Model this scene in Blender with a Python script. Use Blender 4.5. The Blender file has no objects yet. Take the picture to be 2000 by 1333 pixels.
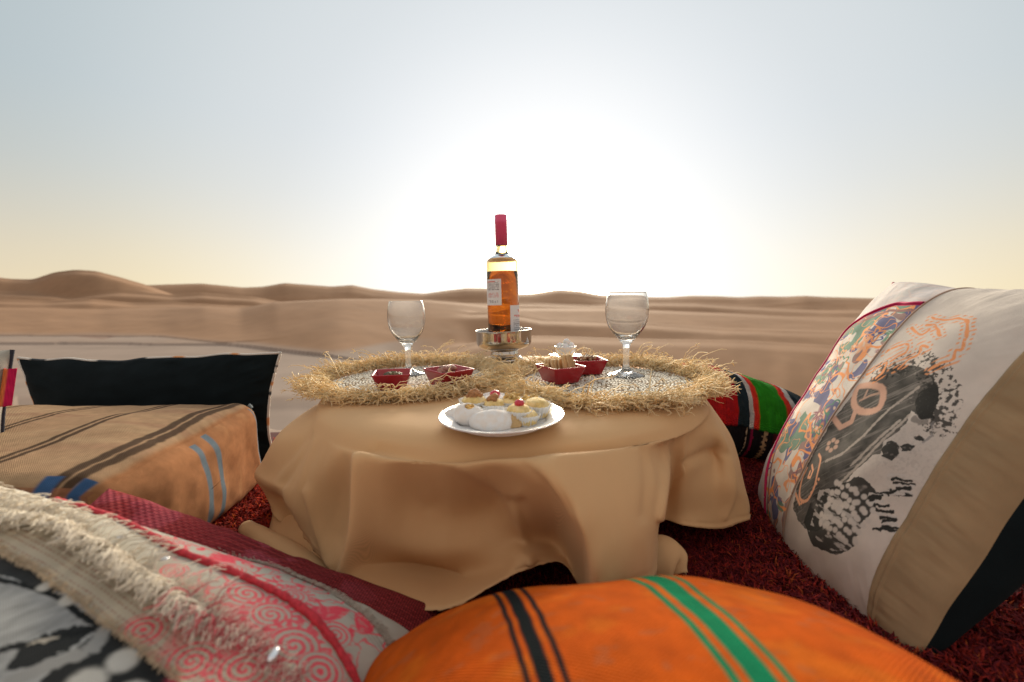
import bpy, bmesh, math, random
import numpy as np
from mathutils import Vector, Matrix

random.seed(7)
RNG = np.random.RandomState(11)
scene = bpy.context.scene
COL = scene.collection
PI = math.pi
R = math.radians

# ------------------------------------------------------------------ camera
CAMZ = 0.40
PITCH = R(6.0)
FPX = 805.0
CT, ST = math.cos(PITCH), math.sin(PITCH)
cam_d = bpy.data.cameras.new('camera')
cam = bpy.data.objects.new('camera', cam_d)
COL.objects.link(cam)
cam.location = (0, 0, CAMZ)
cam.rotation_euler = (PI / 2 - PITCH, 0, 0)
cam_d.sensor_width = 36.0
cam_d.lens = FPX / 2000 * 36.0
cam_d.clip_start = 0.01
cam_d.clip_end = 6000
cam_d.dof.use_dof = True
cam_d.dof.focus_distance = 0.74
cam_d.dof.aperture_fstop = 3.2
scene.camera = cam

# ------------------------------------------------------------------ world: clear dusk sky, sun just down behind the dunes
SUN_AZ, SUN_EL = R(5.0), R(3.0)
sun_dir = Vector((math.sin(SUN_AZ) * math.cos(SUN_EL), math.cos(SUN_AZ) * math.cos(SUN_EL), math.sin(SUN_EL)))
world = bpy.data.worlds.new('World')
scene.world = world
world.use_nodes = True
wt = world.node_tree
wt.nodes.clear()
W = wt.nodes.new
tc = W('ShaderNodeTexCoord')
nrm = W('ShaderNodeVectorMath'); nrm.operation = 'NORMALIZE'
wt.links.new(tc.outputs['Generated'], nrm.inputs[0])
dt = W('ShaderNodeVectorMath'); dt.operation = 'DOT_PRODUCT'
wt.links.new(nrm.outputs[0], dt.inputs[0]); dt.inputs[1].default_value = sun_dir
ac = W('ShaderNodeMath'); ac.operation = 'ARCCOSINE'; ac.use_clamp = False
wt.links.new(dt.outputs['Value'], ac.inputs[0])
an = W('ShaderNodeMath'); an.operation = 'DIVIDE'; an.inputs[1].default_value = PI
wt.links.new(ac.outputs[0], an.inputs[0])
def ramp(fac, stops, interp='LINEAR'):
    r = W('ShaderNodeValToRGB'); cr = r.color_ramp; cr.interpolation = interp
    while len(cr.elements) > 1: cr.elements.remove(cr.elements[-1])
    cr.elements[0].position = stops[0][0]; cr.elements[0].color = (*stops[0][1], 1)
    for p, c in stops[1:]:
        e = cr.elements.new(p); e.color = (*c, 1)
    wt.links.new(fac, r.inputs[0])
    return r
SC = 8.0
def st(*l): return [(a / 180.0, tuple(v / SC for v in c)) for a, c in l]
up = ramp(an.outputs[0], st((0, (7.5, 7.0, 6.2)), (6, (3.0, 2.9, 2.7)), (11, (1.08, 1.07, 1.06)), (17, (0.85, 0.855, 0.86)), (23, (0.755, 0.77, 0.785)), (29, (0.65, 0.68, 0.705)),
                            (35, (0.58, 0.615, 0.64)), (44, (0.52, 0.565, 0.59)), (54, (0.40, 0.465, 0.495)), (66, (0.34, 0.40, 0.43)),
                            (90, (0.56, 0.55, 0.55)), (130, (0.60, 0.53, 0.46)), (180, (0.60, 0.50, 0.42))), 'B_SPLINE')
hz = ramp(an.outputs[0], st((0, (7.8, 6.6, 4.8)), (6, (3.2, 2.9, 2.4)), (12, (1.35, 1.28, 1.15)), (19, (1.0, .96, .86)), (28, (0.87, 0.82, 0.71)),
                            (38, (0.82, 0.72, 0.53)), (50, (0.72, 0.60, 0.37)), (75, (0.60, 0.50, 0.40)),
                            (110, (0.62, 0.51, 0.41)), (180, (0.60, 0.48, 0.39))), 'B_SPLINE')
sep = W('ShaderNodeSeparateXYZ'); wt.links.new(nrm.outputs[0], sep.inputs[0])
er = ramp(sep.outputs['Z'], [(0.0, (1, 1, 1)), (0.05, (0.88, 0.88, 0.88)), (0.13, (0.50, 0.50, 0.50)), (0.22, (0.18, 0.18, 0.18)), (0.34, (0, 0, 0))], 'B_SPLINE')
mx = W('ShaderNodeMix'); mx.data_type = 'RGBA'
wt.links.new(er.outputs[0], mx.inputs['Factor'])
wt.links.new(up.outputs[0], mx.inputs['A'])
wt.links.new(hz.outputs[0], mx.inputs['B'])
bg = W('ShaderNodeBackground'); bg.inputs['Strength'].default_value = SC
wt.links.new(mx.outputs['Result'], bg.inputs['Color'])
wo = W('ShaderNodeOutputWorld'); wt.links.new(bg.outputs[0], wo.inputs['Surface'])

sun_l = bpy.data.lights.new('sun', 'SUN')
sun_l.energy = 5.0; sun_l.angle = R(24); sun_l.color = (1.0, 0.86, 0.66)
sun = bpy.data.objects.new('sun', sun_l); COL.objects.link(sun)
sl = Vector((math.sin(SUN_AZ) * math.cos(R(17)), math.cos(SUN_AZ) * math.cos(R(17)), math.sin(R(17))))
sun.rotation_euler = sl.to_track_quat('Z', 'Y').to_euler()

scene.view_settings.view_transform = 'Standard'
scene.view_settings.look = 'None'
scene.view_settings.exposure = 0.3
scene.view_settings.gamma = 1.0
scene.view_settings.use_curve_mapping = False
scene.render.engine = 'CYCLES'
cy = scene.cycles
cy.use_denoising = True
cy.max_bounces = 12; cy.transmission_bounces = 12; cy.transparent_max_bounces = 12
cy.caustics_reflective = False; cy.caustics_refractive = False
cy.sample_clamp_indirect = 6

# ------------------------------------------------------------------ helpers
def U(px, py, Y):
    """world point on the line of sight of photo pixel (px, py) at distance Y in front"""
    u = (px - 1000) / FPX; v = -(py - 666.5) / FPX
    t = Y / (CT + v * ST)
    return np.array([u * t, Y, CAMZ + t * (v * CT - ST)])
def G(px, py, z):
    u = (px - 1000) / FPX; v = -(py - 666.5) / FPX
    t = (z - CAMZ) / (v * CT - ST)
    return np.array([u * t, t * (CT + v * ST), z])
TILT = 0.026
TC = (-0.003, 0.80); TR = 0.352; TZ = 0.242
def zt(x): return TZ + TILT * x
def GT(px, py, dz=0.0):
    p = G(px, py, TZ + dz)
    for _ in range(4): p = G(px, py, zt(p[0]) + dz)
    return p

def hashv(ix, iy, iz, seed):
    h = (ix * 374761393 + iy * 668265263 + iz * 2147483647 + seed * 1274126177) & 0xFFFFFFFF
    h = ((h ^ (h >> 13)) * 1274126177) & 0xFFFFFFFF
    h = ((h ^ (h >> 16)) * 2246822519) & 0xFFFFFFFF
    return ((h ^ (h >> 15)) & 0xFFFFFF) / float(0xFFFFFF)
def noise(x, y, z=0.0, seed=0):
    x = np.asarray(x, float); y = np.asarray(y, float); z = np.asarray(z, float) + 0 * x
    ix = np.floor(x).astype(np.int64); iy = np.floor(y).astype(np.int64); iz = np.floor(z).astype(np.int64)
    fx = x - ix; fy = y - iy; fz = z - iz
    fx = fx * fx * (3 - 2 * fx); fy = fy * fy * (3 - 2 * fy); fz = fz * fz * (3 - 2 * fz)
    r = 0
    for a in (0, 1):
        for b in (0, 1):
            for c in (0, 1):
                w = (fx if a else 1 - fx) * (fy if b else 1 - fy) * (fz if c else 1 - fz)
                r = r + w * hashv(ix + a, iy + b, iz + c, seed)
    return r * 2 - 1
def fbm(x, y, z=0.0, oct=4, seed=0):
    r = 0; a = 1.0; f = 1.0; n = 0
    for i in range(oct):
        r = r + a * noise(np.asarray(x) * f, np.asarray(y) * f, np.asarray(z) * f, seed + i * 17); n += a; a *= .5; f *= 2.03
    return r / n
def sstep(a, b, x):
    t = np.clip((np.asarray(x, float) - a) / (b - a), 0, 1); return t * t * (3 - 2 * t)

def make_mesh(name, verts, faces, mat=None, parent=None, smooth=True, col=None, uv=None, matrix=None):
    """verts (n,3) array; faces: (m,3|4) array or list of arrays of both widths; col per vertex rgb; uv per vertex"""
    verts = np.asarray(verts, float)
    if not isinstance(faces, list): faces = [faces]
    faces = [np.asarray(f, np.int64) for f in faces if len(f)]
    me = bpy.data.meshes.new(name)
    loops = np.concatenate([f.ravel() for f in faces])
    tot = np.concatenate([np.full(len(f), f.shape[1]) for f in faces])
    start = np.concatenate([[0], np.cumsum(tot)[:-1]])
    me.vertices.add(len(verts)); me.vertices.foreach_set('co', verts.astype(np.float32).ravel())
    me.loops.add(len(loops)); me.loops.foreach_set('vertex_index', loops.astype(np.int32))
    me.polygons.add(len(tot)); me.polygons.foreach_set('loop_start', start.astype(np.int32))
    me.polygons.foreach_set('use_smooth', np.full(len(tot), smooth))
    me.update(calc_edges=True)
    if uv is not None:
        l = me.uv_layers.new(name='UVMap'); l.data.foreach_set('uv', np.asarray(uv, np.float32)[loops].ravel())
    if col is not None:
        c = np.ones((len(verts), 4), np.float32); c[:, :3] = np.clip(col, 0, 1)
        a = me.color_attributes.new('Col', 'FLOAT_COLOR', 'POINT'); a.data.foreach_set('color', c.ravel())
    o = bpy.data.objects.new(name, me)
    if mat: me.materials.append(mat)
    COL.objects.link(o)
    if parent is not None: o.parent = parent
    if matrix is not None: o.matrix_local = matrix
    return o
def tag(o, label=None, cat=None, group=None, kind=None):
    if label: o['label'] = label
    if cat: o['category'] = cat
    if group: o['group'] = group
    if kind: o['kind'] = kind
    return o
def empty(name, loc, label, cat, group=None, rot=(0, 0, 0)):
    o = bpy.data.objects.new(name, None); o.empty_display_size = 0.02
    COL.objects.link(o); o.location = loc; o.rotation_euler = rot
    return tag(o, label, cat, group)
def bake(o, root):
    """root is placed away from the origin but the mesh was made in world space"""
    m = Matrix.LocRotScale(root.location, root.rotation_euler, root.scale).inverted()
    o.data.transform(m); return o

def grid_faces(nr, nc, wrap=False):
    r = np.arange(nr - 1)[:, None]; c = np.arange(nc if wrap else nc - 1)[None, :]
    c2 = (c + 1) % nc
    f = np.stack([r * nc + c, r * nc + c2, (r + 1) * nc + c2, (r + 1) * nc + c], -1)
    return f.reshape(-1, 4)
def crspline(P, sub, axis=0, periodic=False):
    """Catmull-Rom along axis; P (n, ...)"""
    P = np.moveaxis(np.asarray(P, float), axis, 0)
    n = len(P)
    if periodic: E = np.concatenate([P[-1:], P, P[:2]], 0); segs = n
    else: E = np.concatenate([2 * P[:1] - P[1:2], P, 2 * P[-1:] - P[-2:-1]], 0); segs = n - 1
    out = []
    for i in range(segs):
        a, b, c, d = E[i], E[i + 1], E[i + 2], E[i + 3]
        for k in range(sub):
            t = k / sub
            out.append(0.5 * (2 * b + (c - a) * t + (2 * a - 5 * b + 4 * c - d) * t * t + (3 * b - a - 3 * c + d) * t ** 3))
    if not periodic: out.append(P[-1])
    return np.moveaxis(np.array(out), 0, axis)
def lathe(prof, n=48, spl=0, rib=None):
    """prof [(r,z)], returns verts, faces"""
    prof = np.asarray(prof, float)
    if spl: prof = crspline(prof, spl)
    a = np.linspace(0, 2 * PI, n, endpoint=False)
    rr = prof[:, 0][:, None] * np.ones(n)[None, :]
    if rib is not None: rr = rr * rib(prof[:, 1][:, None], a[None, :])
    v = np.stack([rr * np.cos(a), rr * np.sin(a), prof[:, 1][:, None] + 0 * rr], -1).reshape(-1, 3)
    return v, grid_faces(len(prof), n, True)
def tubes(paths, rad, sides=4):
    """paths (n,k,3), rad (n,k) or scalar -> verts, faces, strand id per vertex"""
    paths = np.asarray(paths, float); n, k, _ = paths.shape
    rad = np.zeros((n, k)) + rad
    T = np.gradient(paths, axis=1); T /= np.linalg.norm(T, axis=2, keepdims=True) + 1e-9
    ref = np.zeros((n, k, 3)); ref[..., 2] = 1
    par = np.abs(T[..., 2]) > 0.95
    ref[par] = (1, 0, 0)
    A = np.cross(T, ref); A /= np.linalg.norm(A, axis=2, keepdims=True) + 1e-9
    B = np.cross(T, A)
    ang = np.arange(sides) * 2 * PI / sides
    v = paths[:, :, None, :] + rad[:, :, None, None] * (np.cos(ang)[None, None, :, None] * A[:, :, None, :] + np.sin(ang)[None, None, :, None] * B[:, :, None, :])
    gf = grid_faces(k, sides, True)
    f = (gf[None] + (np.arange(n) * k * sides)[:, None, None]).reshape(-1, 4)
    return v.reshape(-1, 3), f, np.repeat(np.arange(n), k * sides)
def tube_obj(name, path, r, mat, parent=None, sides=8, closed=False, **kw):
    P = np.asarray(path, float)
    if closed: P = np.concatenate([P, P[:1]], 0)
    v, f, _ = tubes(P[None], r, sides)
    return make_mesh(name, v, f, mat, parent, **kw)
def merge(parts):
    V = []; F4 = []; F3 = []; C = []; o = 0
    for p in parts:
        v, f = p[0], np.asarray(p[1]); V.append(v)
        (F4 if f.shape[1] == 4 else F3).append(f + o); o += len(v)
        if len(p) > 2: C.append(np.zeros((len(v), 3)) + p[2])
    fs = []
    if F4: fs.append(np.concatenate(F4))
    if F3: fs.append(np.concatenate(F3))
    return np.concatenate(V), fs, (np.concatenate(C) if C else None)
def blob(c, r, n=10, m=7, amp=0.12, fr=2.5, seed=0, rot=0.0):
    """lumpy ellipsoid"""
    th = np.linspace(0, PI, m); ph = np.linspace(0, 2 * PI, n, endpoint=False)
    d = np.stack([np.sin(th)[:, None] * np.cos(ph), np.sin(th)[:, None] * np.sin(ph), np.cos(th)[:, None] + 0 * ph], -1).reshape(-1, 3)
    d = d * (1 + amp * fbm(d[:, 0] * fr + seed * 3.1, d[:, 1] * fr, d[:, 2] * fr, 3, seed))[:, None]
    v = d * np.asarray(r)
    cr, sr = math.cos(rot), math.sin(rot)
    v = v @ np.array([[cr, sr, 0], [-sr, cr, 0], [0, 0, 1]])
    return v + np.asarray(c), grid_faces(m, n, True)

def seg_d(x, y, a, b):
    ax, ay = a; bx, by = b; vx, vy = bx - ax, by - ay
    t = np.clip(((x - ax) * vx + (y - ay) * vy) / (vx * vx + vy * vy + 1e-12), 0, 1)
    return np.hypot(x - ax - t * vx, y - ay - t * vy)
def poly_d(x, y, pts):
    d = np.full(np.shape(x), 1e6)
    for a, b in zip(pts[:-1], pts[1:]): d = np.minimum(d, seg_d(x, y, a, b))
    return d
def in_poly(x, y, pts):
    c = np.zeros(np.shape(x), bool); n = len(pts)
    for i in range(n):
        x1, y1 = pts[i]; x2, y2 = pts[(i + 1) % n]
        cond = ((y1 > y) != (y2 > y)) & (x < (x2 - x1) * (y - y1) / (y2 - y1 + 1e-12) + x1)
        c ^= cond
    return c

# ------------------------------------------------------------------ materials
def material(name, color=(.5, .5, .5), rough=0.8, attr=False, noise_amt=0.15, noise_scale=30, bump=0.0, bump_scale=400,
             weave=None, sheen=0.0, metallic=0.0, spec=0.5, coat=0.0, sss=0.0, translucent=0.0, tint2=None, weave_bump=0.4, coords='Object'):
    m = bpy.data.materials.new(name); m.use_nodes = True
    t = m.node_tree; N = t.nodes; L = t.links
    b = N['Principled BSDF']
    b.inputs['Roughness'].default_value = rough
    b.inputs['Metallic'].default_value = metallic
    b.inputs['Specular IOR Level'].default_value = spec
    b.inputs['Sheen Weight'].default_value = sheen
    b.inputs['Sheen Roughness'].default_value = 0.5
    b.inputs['Coat Weight'].default_value = coat
    if sss:
        b.inputs['Subsurface Weight'].default_value = sss
        b.inputs['Subsurface Radius'].default_value = (0.01, 0.007, 0.004)
        b.inputs['Subsurface Scale'].default_value = 0.5
    tcn = N.new('ShaderNodeTexCoord')
    ns = N.new('ShaderNodeTexNoise'); ns.inputs['Scale'].default_value = noise_scale; ns.inputs['Detail'].default_value = 6
    L.new(tcn.outputs[coords], ns.inputs['Vector'])
    if attr:
        ca = N.new('ShaderNodeVertexColor'); ca.layer_name = 'Col'; src = ca.outputs['Color']
    else:
        rgb = N.new('ShaderNodeRGB'); rgb.outputs[0].default_value = (*color, 1); src = rgb.outputs[0]
    if tint2 is not None:
        mm = N.new('ShaderNodeMix'); mm.data_type = 'RGBA'
        rp = N.new('ShaderNodeMapRange'); rp.inputs['From Min'].default_value = .42; rp.inputs['From Max'].default_value = .62
        L.new(ns.outputs['Fac'], rp.inputs['Value']); L.new(rp.outputs['Result'], mm.inputs['Factor'])
        L.new(src, mm.inputs['A']); mm.inputs['B'].default_value = (*tint2, 1); src = mm.outputs['Result']
    mr = N.new('ShaderNodeMapRange'); mr.inputs['From Min'].default_value = .3; mr.inputs['From Max'].default_value = .7
    mr.inputs['To Min'].default_value = 1 - noise_amt; mr.inputs['To Max'].default_value = 1 + noise_amt
    L.new(ns.outputs['Fac'], mr.inputs['Value'])
    mu = N.new('ShaderNodeVectorMath'); mu.operation = 'SCALE'
    L.new(src, mu.inputs[0]); L.new(mr.outputs['Result'], mu.inputs['Scale'])
    colout = mu.outputs[0]; height = None
    if weave:
        su, sv = weave
        sx = N.new('ShaderNodeSeparateXYZ'); L.new(tcn.outputs['UV'], sx.inputs[0])
        def wv(o, s):
            a = N.new('ShaderNodeMath'); a.operation = 'MULTIPLY'; a.inputs[1].default_value = s * 2 * PI; L.new(o, a.inputs[0])
            c = N.new('ShaderNodeMath'); c.operation = 'SINE'; L.new(a.outputs[0], c.inputs[0]); return c.outputs[0]
        p = N.new('ShaderNodeMath'); p.operation = 'MULTIPLY'; L.new(wv(sx.outputs['X'], su), p.inputs[0]); L.new(wv(sx.outputs['Y'], sv), p.inputs[1])
        height = p.outputs[0]
        k = N.new('ShaderNodeMapRange'); k.inputs['From Min'].default_value = -1; k.inputs['From Max'].default_value = 1
        k.inputs['To Min'].default_value = 0.82; k.inputs['To Max'].default_value = 1.12
        L.new(height, k.inputs['Value'])
        m2 = N.new('ShaderNodeVectorMath'); m2.operation = 'SCALE'; L.new(colout, m2.inputs[0]); L.new(k.outputs['Result'], m2.inputs['Scale'])
        colout = m2.outputs[0]
        bm_ = N.new('ShaderNodeBump'); bm_.inputs['Strength'].default_value = weave_bump; bm_.inputs['Distance'].default_value = 0.0006
        L.new(height, bm_.inputs['Height']); L.new(bm_.outputs[0], b.inputs['Normal'])
    if bump:
        n2 = N.new('ShaderNodeTexNoise'); n2.inputs['Scale'].default_value = bump_scale; n2.inputs['Detail'].default_value = 4
        L.new(tcn.outputs[coords], n2.inputs['Vector'])
        bb = N.new('ShaderNodeBump'); bb.inputs['Strength'].default_value = bump; bb.inputs['Distance'].default_value = 0.002
        L.new(n2.outputs['Fac'], bb.inputs['Height'])
        if weave: L.new(bm_.outputs[0], bb.inputs['Normal'])
        L.new(bb.outputs[0], b.inputs['Normal'])
    L.new(colout, b.inputs['Base Color'])
    if translucent:
        tr = N.new('ShaderNodeBsdfTranslucent'); L.new(colout, tr.inputs['Color'])
        mxs = N.new('ShaderNodeMixShader'); mxs.inputs[0].default_value = translucent
        L.new(b.outputs[0], mxs.inputs[1]); L.new(tr.outputs[0], mxs.inputs[2])
        L.new(mxs.outputs[0], N['Material Output'].inputs['Surface'])
    return m
def glass_mat(name, color=(1, 1, 1), ior=1.5, rough=0.0, film=0.0):
    m = bpy.data.materials.new(name); m.use_nodes = True
    b = m.node_tree.nodes['Principled BSDF']
    b.inputs['Base Color'].default_value = (*color, 1); b.inputs['Transmission Weight'].default_value = 1
    b.inputs['IOR'].default_value = ior; b.inputs['Roughness'].default_value = rough
    if film:                                              # dust and smears, plus white mixed in for bright sky refracted by the glass
        t = m.node_tree; d = t.nodes.new('ShaderNodeBsdfDiffuse'); d.inputs['Color'].default_value = (.95, .95, .95, 1)
        tr = t.nodes.new('ShaderNodeBsdfTranslucent'); tr.inputs['Color'].default_value = (.9, .9, .9, 1)
        a = t.nodes.new('ShaderNodeMixShader'); a.inputs[0].default_value = .85; t.links.new(d.outputs[0], a.inputs[1]); t.links.new(tr.outputs[0], a.inputs[2])
        x = t.nodes.new('ShaderNodeMixShader'); x.inputs[0].default_value = film
        t.links.new(b.outputs[0], x.inputs[1]); t.links.new(a.outputs[0], x.inputs[2]); t.links.new(x.outputs[0], t.nodes['Material Output'].inputs['Surface'])
    return m

# ================================================================== SETTING: dunes
def interp(x, pts):
    xs, ys = zip(*pts); return np.interp(x, xs, ys)
def tan_of(py):
    v = -(np.asarray(py, float) - 666.5) / FPX
    return (v * CT - ST) / (CT + v * ST)
def smooth1(a, k):
    ker = np.hanning(k + 2)[1:-1]; ker /= ker.sum()
    return np.convolve(np.pad(a, k // 2, mode='edge'), ker, 'valid')[:len(a)]
VAL = -13.0
def build_dunes():
    # azimuths: dense in view, sparse behind
    az = np.concatenate([np.linspace(-PI, R(-62), 60, endpoint=False), np.linspace(R(-62), R(62), 900, endpoint=False), np.linspace(R(62), PI, 60, endpoint=False)])
    ca = np.maximum(np.cos(az), 0.42)
    px = 1000 + FPX * np.clip(np.tan(np.clip(az, -1.15, 1.15)), -2.2, 2.2)
    d = np.concatenate([np.linspace(0.0, 3.0, 40, endpoint=False), np.geomspace(3.0, 60, 60, endpoint=False), np.geomspace(60, 700, 300, endpoint=False), np.geomspace(700, 4500, 50)])
    D, A = np.meshgrid(d, az, indexing='ij')
    PX = np.broadcast_to(px, D.shape)
    VL = VAL - 8.0 * sstep(620, 950, PX)
    Z = VL + 0.25 * fbm(D * 0.02, A * 6, 0, 3, 5)
    # far ridges: (crest y over x, distance over x, front width, back width, sharpness)
    ridges = [
        ([(-800, 560), (0, 552), (300, 557), (330, 556), (400, 554), (440, 558), (480, 562), (520, 560), (560, 553), (600, 556), (650, 560), (690, 557), (730, 565), (780, 571), (830, 574), (870, 568), (910, 563), (950, 563), (1000, 575), (1040, 574), (1090, 566), (1130, 569), (1170, 577), (1230, 580), (1300, 581), (1350, 578), (1400, 579), (1440, 581), (1480, 579), (1530, 580), (1570, 578), (1600, 580), (1700, 583), (2000, 582), (2800, 572)],
         [(0, 640), (1000, 680), (2000, 640)], 120, 260, 14),
        ([(-800, 530), (-200, 548), (0, 541), (30, 545), (75, 546), (95, 539), (120, 531), (160, 527), (200, 530), (240, 541), (290, 556), (340, 575), (420, 596), (520, 615), (2800, 640)],
         [(0, 430), (600, 430)], 70, 150, 20),
        ([(-800, 575), (0, 569), (70, 571), (110, 573), (140, 579), (180, 572), (230, 567), (280, 570), (340, 576), (400, 572), (450, 577), (500, 580), (540, 588), (600, 598), (2800, 640)],
         [(0, 360), (600, 380)], 34, 60, 14),
        ([(-800, 600), (0, 584), (100, 588), (180, 584), (260, 592), (340, 590), (420, 595), (500, 599), (560, 596), (620, 606), (2800, 640)],
         [(0, 300), (600, 310)], 26, 60, 12),
        ([(-800, 600), (0, 601), (100, 602), (200, 605), (300, 602), (400, 598), (470, 603), (540, 590), (600, 587), (665, 584), (735, 584), (837, 586), (930, 594), (1015, 602), (1180, 603), (1270, 606), (1440, 613), (1600, 622), (2000, 632), (2800, 640)],
         [(0, 262), (300, 262), (450, 235), (650, 215), (900, 215), (1100, 300), (1700, 300)], 105, 70, 22),
        ([(-800, 660), (700, 640), (820, 622), (900, 612), (960, 610), (1021, 616), (1056, 623), (1125, 625), (1180, 627), (1268, 632), (1400, 642), (1640, 650), (2000, 658), (2800, 660)],
         [(700, 170), (1000, 180), (1100, 195), (1700, 190)], 40, 60, 16),
        ([(-800, 720), (800, 700), (900, 676), (960, 664), (1028, 657), (1102, 658), (1180, 661), (1252, 663), (1440, 666), (1616, 676), (1900, 690), (2800, 700)],
         [(800, 120), (1000, 112), (1200, 108), (1700, 100)], 62, 40, 14),
        ([(-800, 600), (1050, 592), (1150, 596), (1272, 591), (1360, 592), (1440, 598), (1600, 606), (1900, 604), (2800, 600)],
         [(0, 420), (2000, 400)], 60, 80, 12),
    ]
    acc = [Z]
    for i, (cy_, dd, wf, wb, sh) in enumerate(ridges):
        cyv = smooth1(interp(px, cy_), 9)
        dk = smooth1(interp(px, dd), 31) * (1 + 0.02 * fbm(px / 160., px * 0 + i, 0, 3, 31 + i))
        zk = CAMZ + dk * tan_of(cyv)
        plat = 0.075 * dk
        Dl = np.where(D < dk, np.minimum(D + plat * sstep(0, 1, (dk - D) / (plat * 1.6)), dk), D)
        t = (Dl - dk) / np.where(D < dk, wf, wb)
        b = np.clip(1 - np.abs(t), 0, 1)
        b = np.where(D < dk, b * (1 + 0.25 * (1 - b)), sstep(0, 1, b))
        H = (zk - VL) * b + VL
        H += 0.35 * b * (1 - b) * 4 * fbm(D / 28., PX / 120., i, 3, 70 + i) * (1 + D / 300)
        acc.append(np.where(b > 0, H, VL - 5))
    S = np.stack(acc)
    k = 1.2
    Z = np.log(np.sum(np.exp((S - S.max(0)) * k), 0)) / k + S.max(0)
    # the camp's own dune: flat top, then a lip and a slip face down to the valley
    lip = 1.33 + 0.10 * fbm(PX / 300., 0 * PX, 0, 2, 3)
    Rr = D
    camp = np.where(Rr < lip, 0.0, -0.62 * (Rr - lip)) - 0.02 * sstep(0.9, 1.5, Rr)
    behind = sstep(1.2, 2.2, np.abs(A))
    camp = camp * (1 - behind) + behind * (-0.05 * np.maximum(Rr - 2, 0))
    camp = camp + 0.004 * fbm(D * 9, A * 5, 0, 3, 8) * sstep(.5, 1.2, D)
    Z = np.where(D < 60, np.logaddexp(np.maximum(camp, -60) * 3, Z * 3) / 3 - 0.0, Z)
    Z = np.where(D < 1.0, np.minimum(Z, 0), Z)
    # fade the edge of the world down flat
    Z = np.where(D > 1500, Z * (1 - sstep(1500, 3000, D)) + (-20) * sstep(1500, 3000, D), Z)
    Rad = D / ca
    X = Rad * np.sin(A); Y = Rad * np.cos(A)
    v = np.stack([X, Y, Z - 0.006], -1).reshape(-1, 3)
    # hard grey pan on the valley floor; reddish drift lying on it
    pan = 1 - sstep(VAL + 0.35, VAL + 1.3, Z)
    pan = pan * sstep(20, 40, D) * (1 - sstep(720, 900, PX + .8 * (D - 120)))
    near = 1 - sstep(18, 30, D)
    streak = fbm(D / 5.0, PX / 260., 0, 4, 91)
    brown = np.array([0.285, 0.164, 0.092]); grey = np.array([0.270, 0.208, 0.170]); red = np.array([0.215, 0.135, 0.100])
    c = brown * (1 + 0.08 * fbm(D / 40., PX / 200., 1, 3, 12)[..., None])
    c = c * (1 + .07 * fbm(D / 14., PX / 70., 3, 4, 13)[..., None])
    c = c * (1 - pan[..., None]) + pan[..., None] * grey * (1 + 0.12 * streak[..., None])
    py = 666.5 + FPX * np.tan(np.arctan2(CAMZ - VAL, np.maximum(D, 1)) - PITCH)
    up_ = 640 + 0 * PX; lo_ = interp(PX, [(-400, 642), (0, 648), (90, 654), (170, 664), (195, 667), (240, 657), (330, 650), (350, 640)])
    drift = pan * sstep(up_ - 2, up_ + 1, py) * (1 - sstep(lo_ - 2, lo_ + 1, py)) * (PX < 345)
    c = c * (1 - 0.8 * drift[..., None]) + 0.8 * drift[..., None] * red
    c = c * (1 - near[..., None]) + near[..., None] * (grey * 0.95)
    m = material('sand', attr=True, rough=0.95, noise_amt=0.06, noise_scale=0.15, spec=0.15, bump=0.0)
    o = make_mesh('dunes', v, grid_faces(len(d), len(az), True), m, col=c.reshape(-1, 3))
    tag(o, 'rolling brown sand dunes with a pale grey valley floor', kind='structure')
build_dunes()

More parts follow.
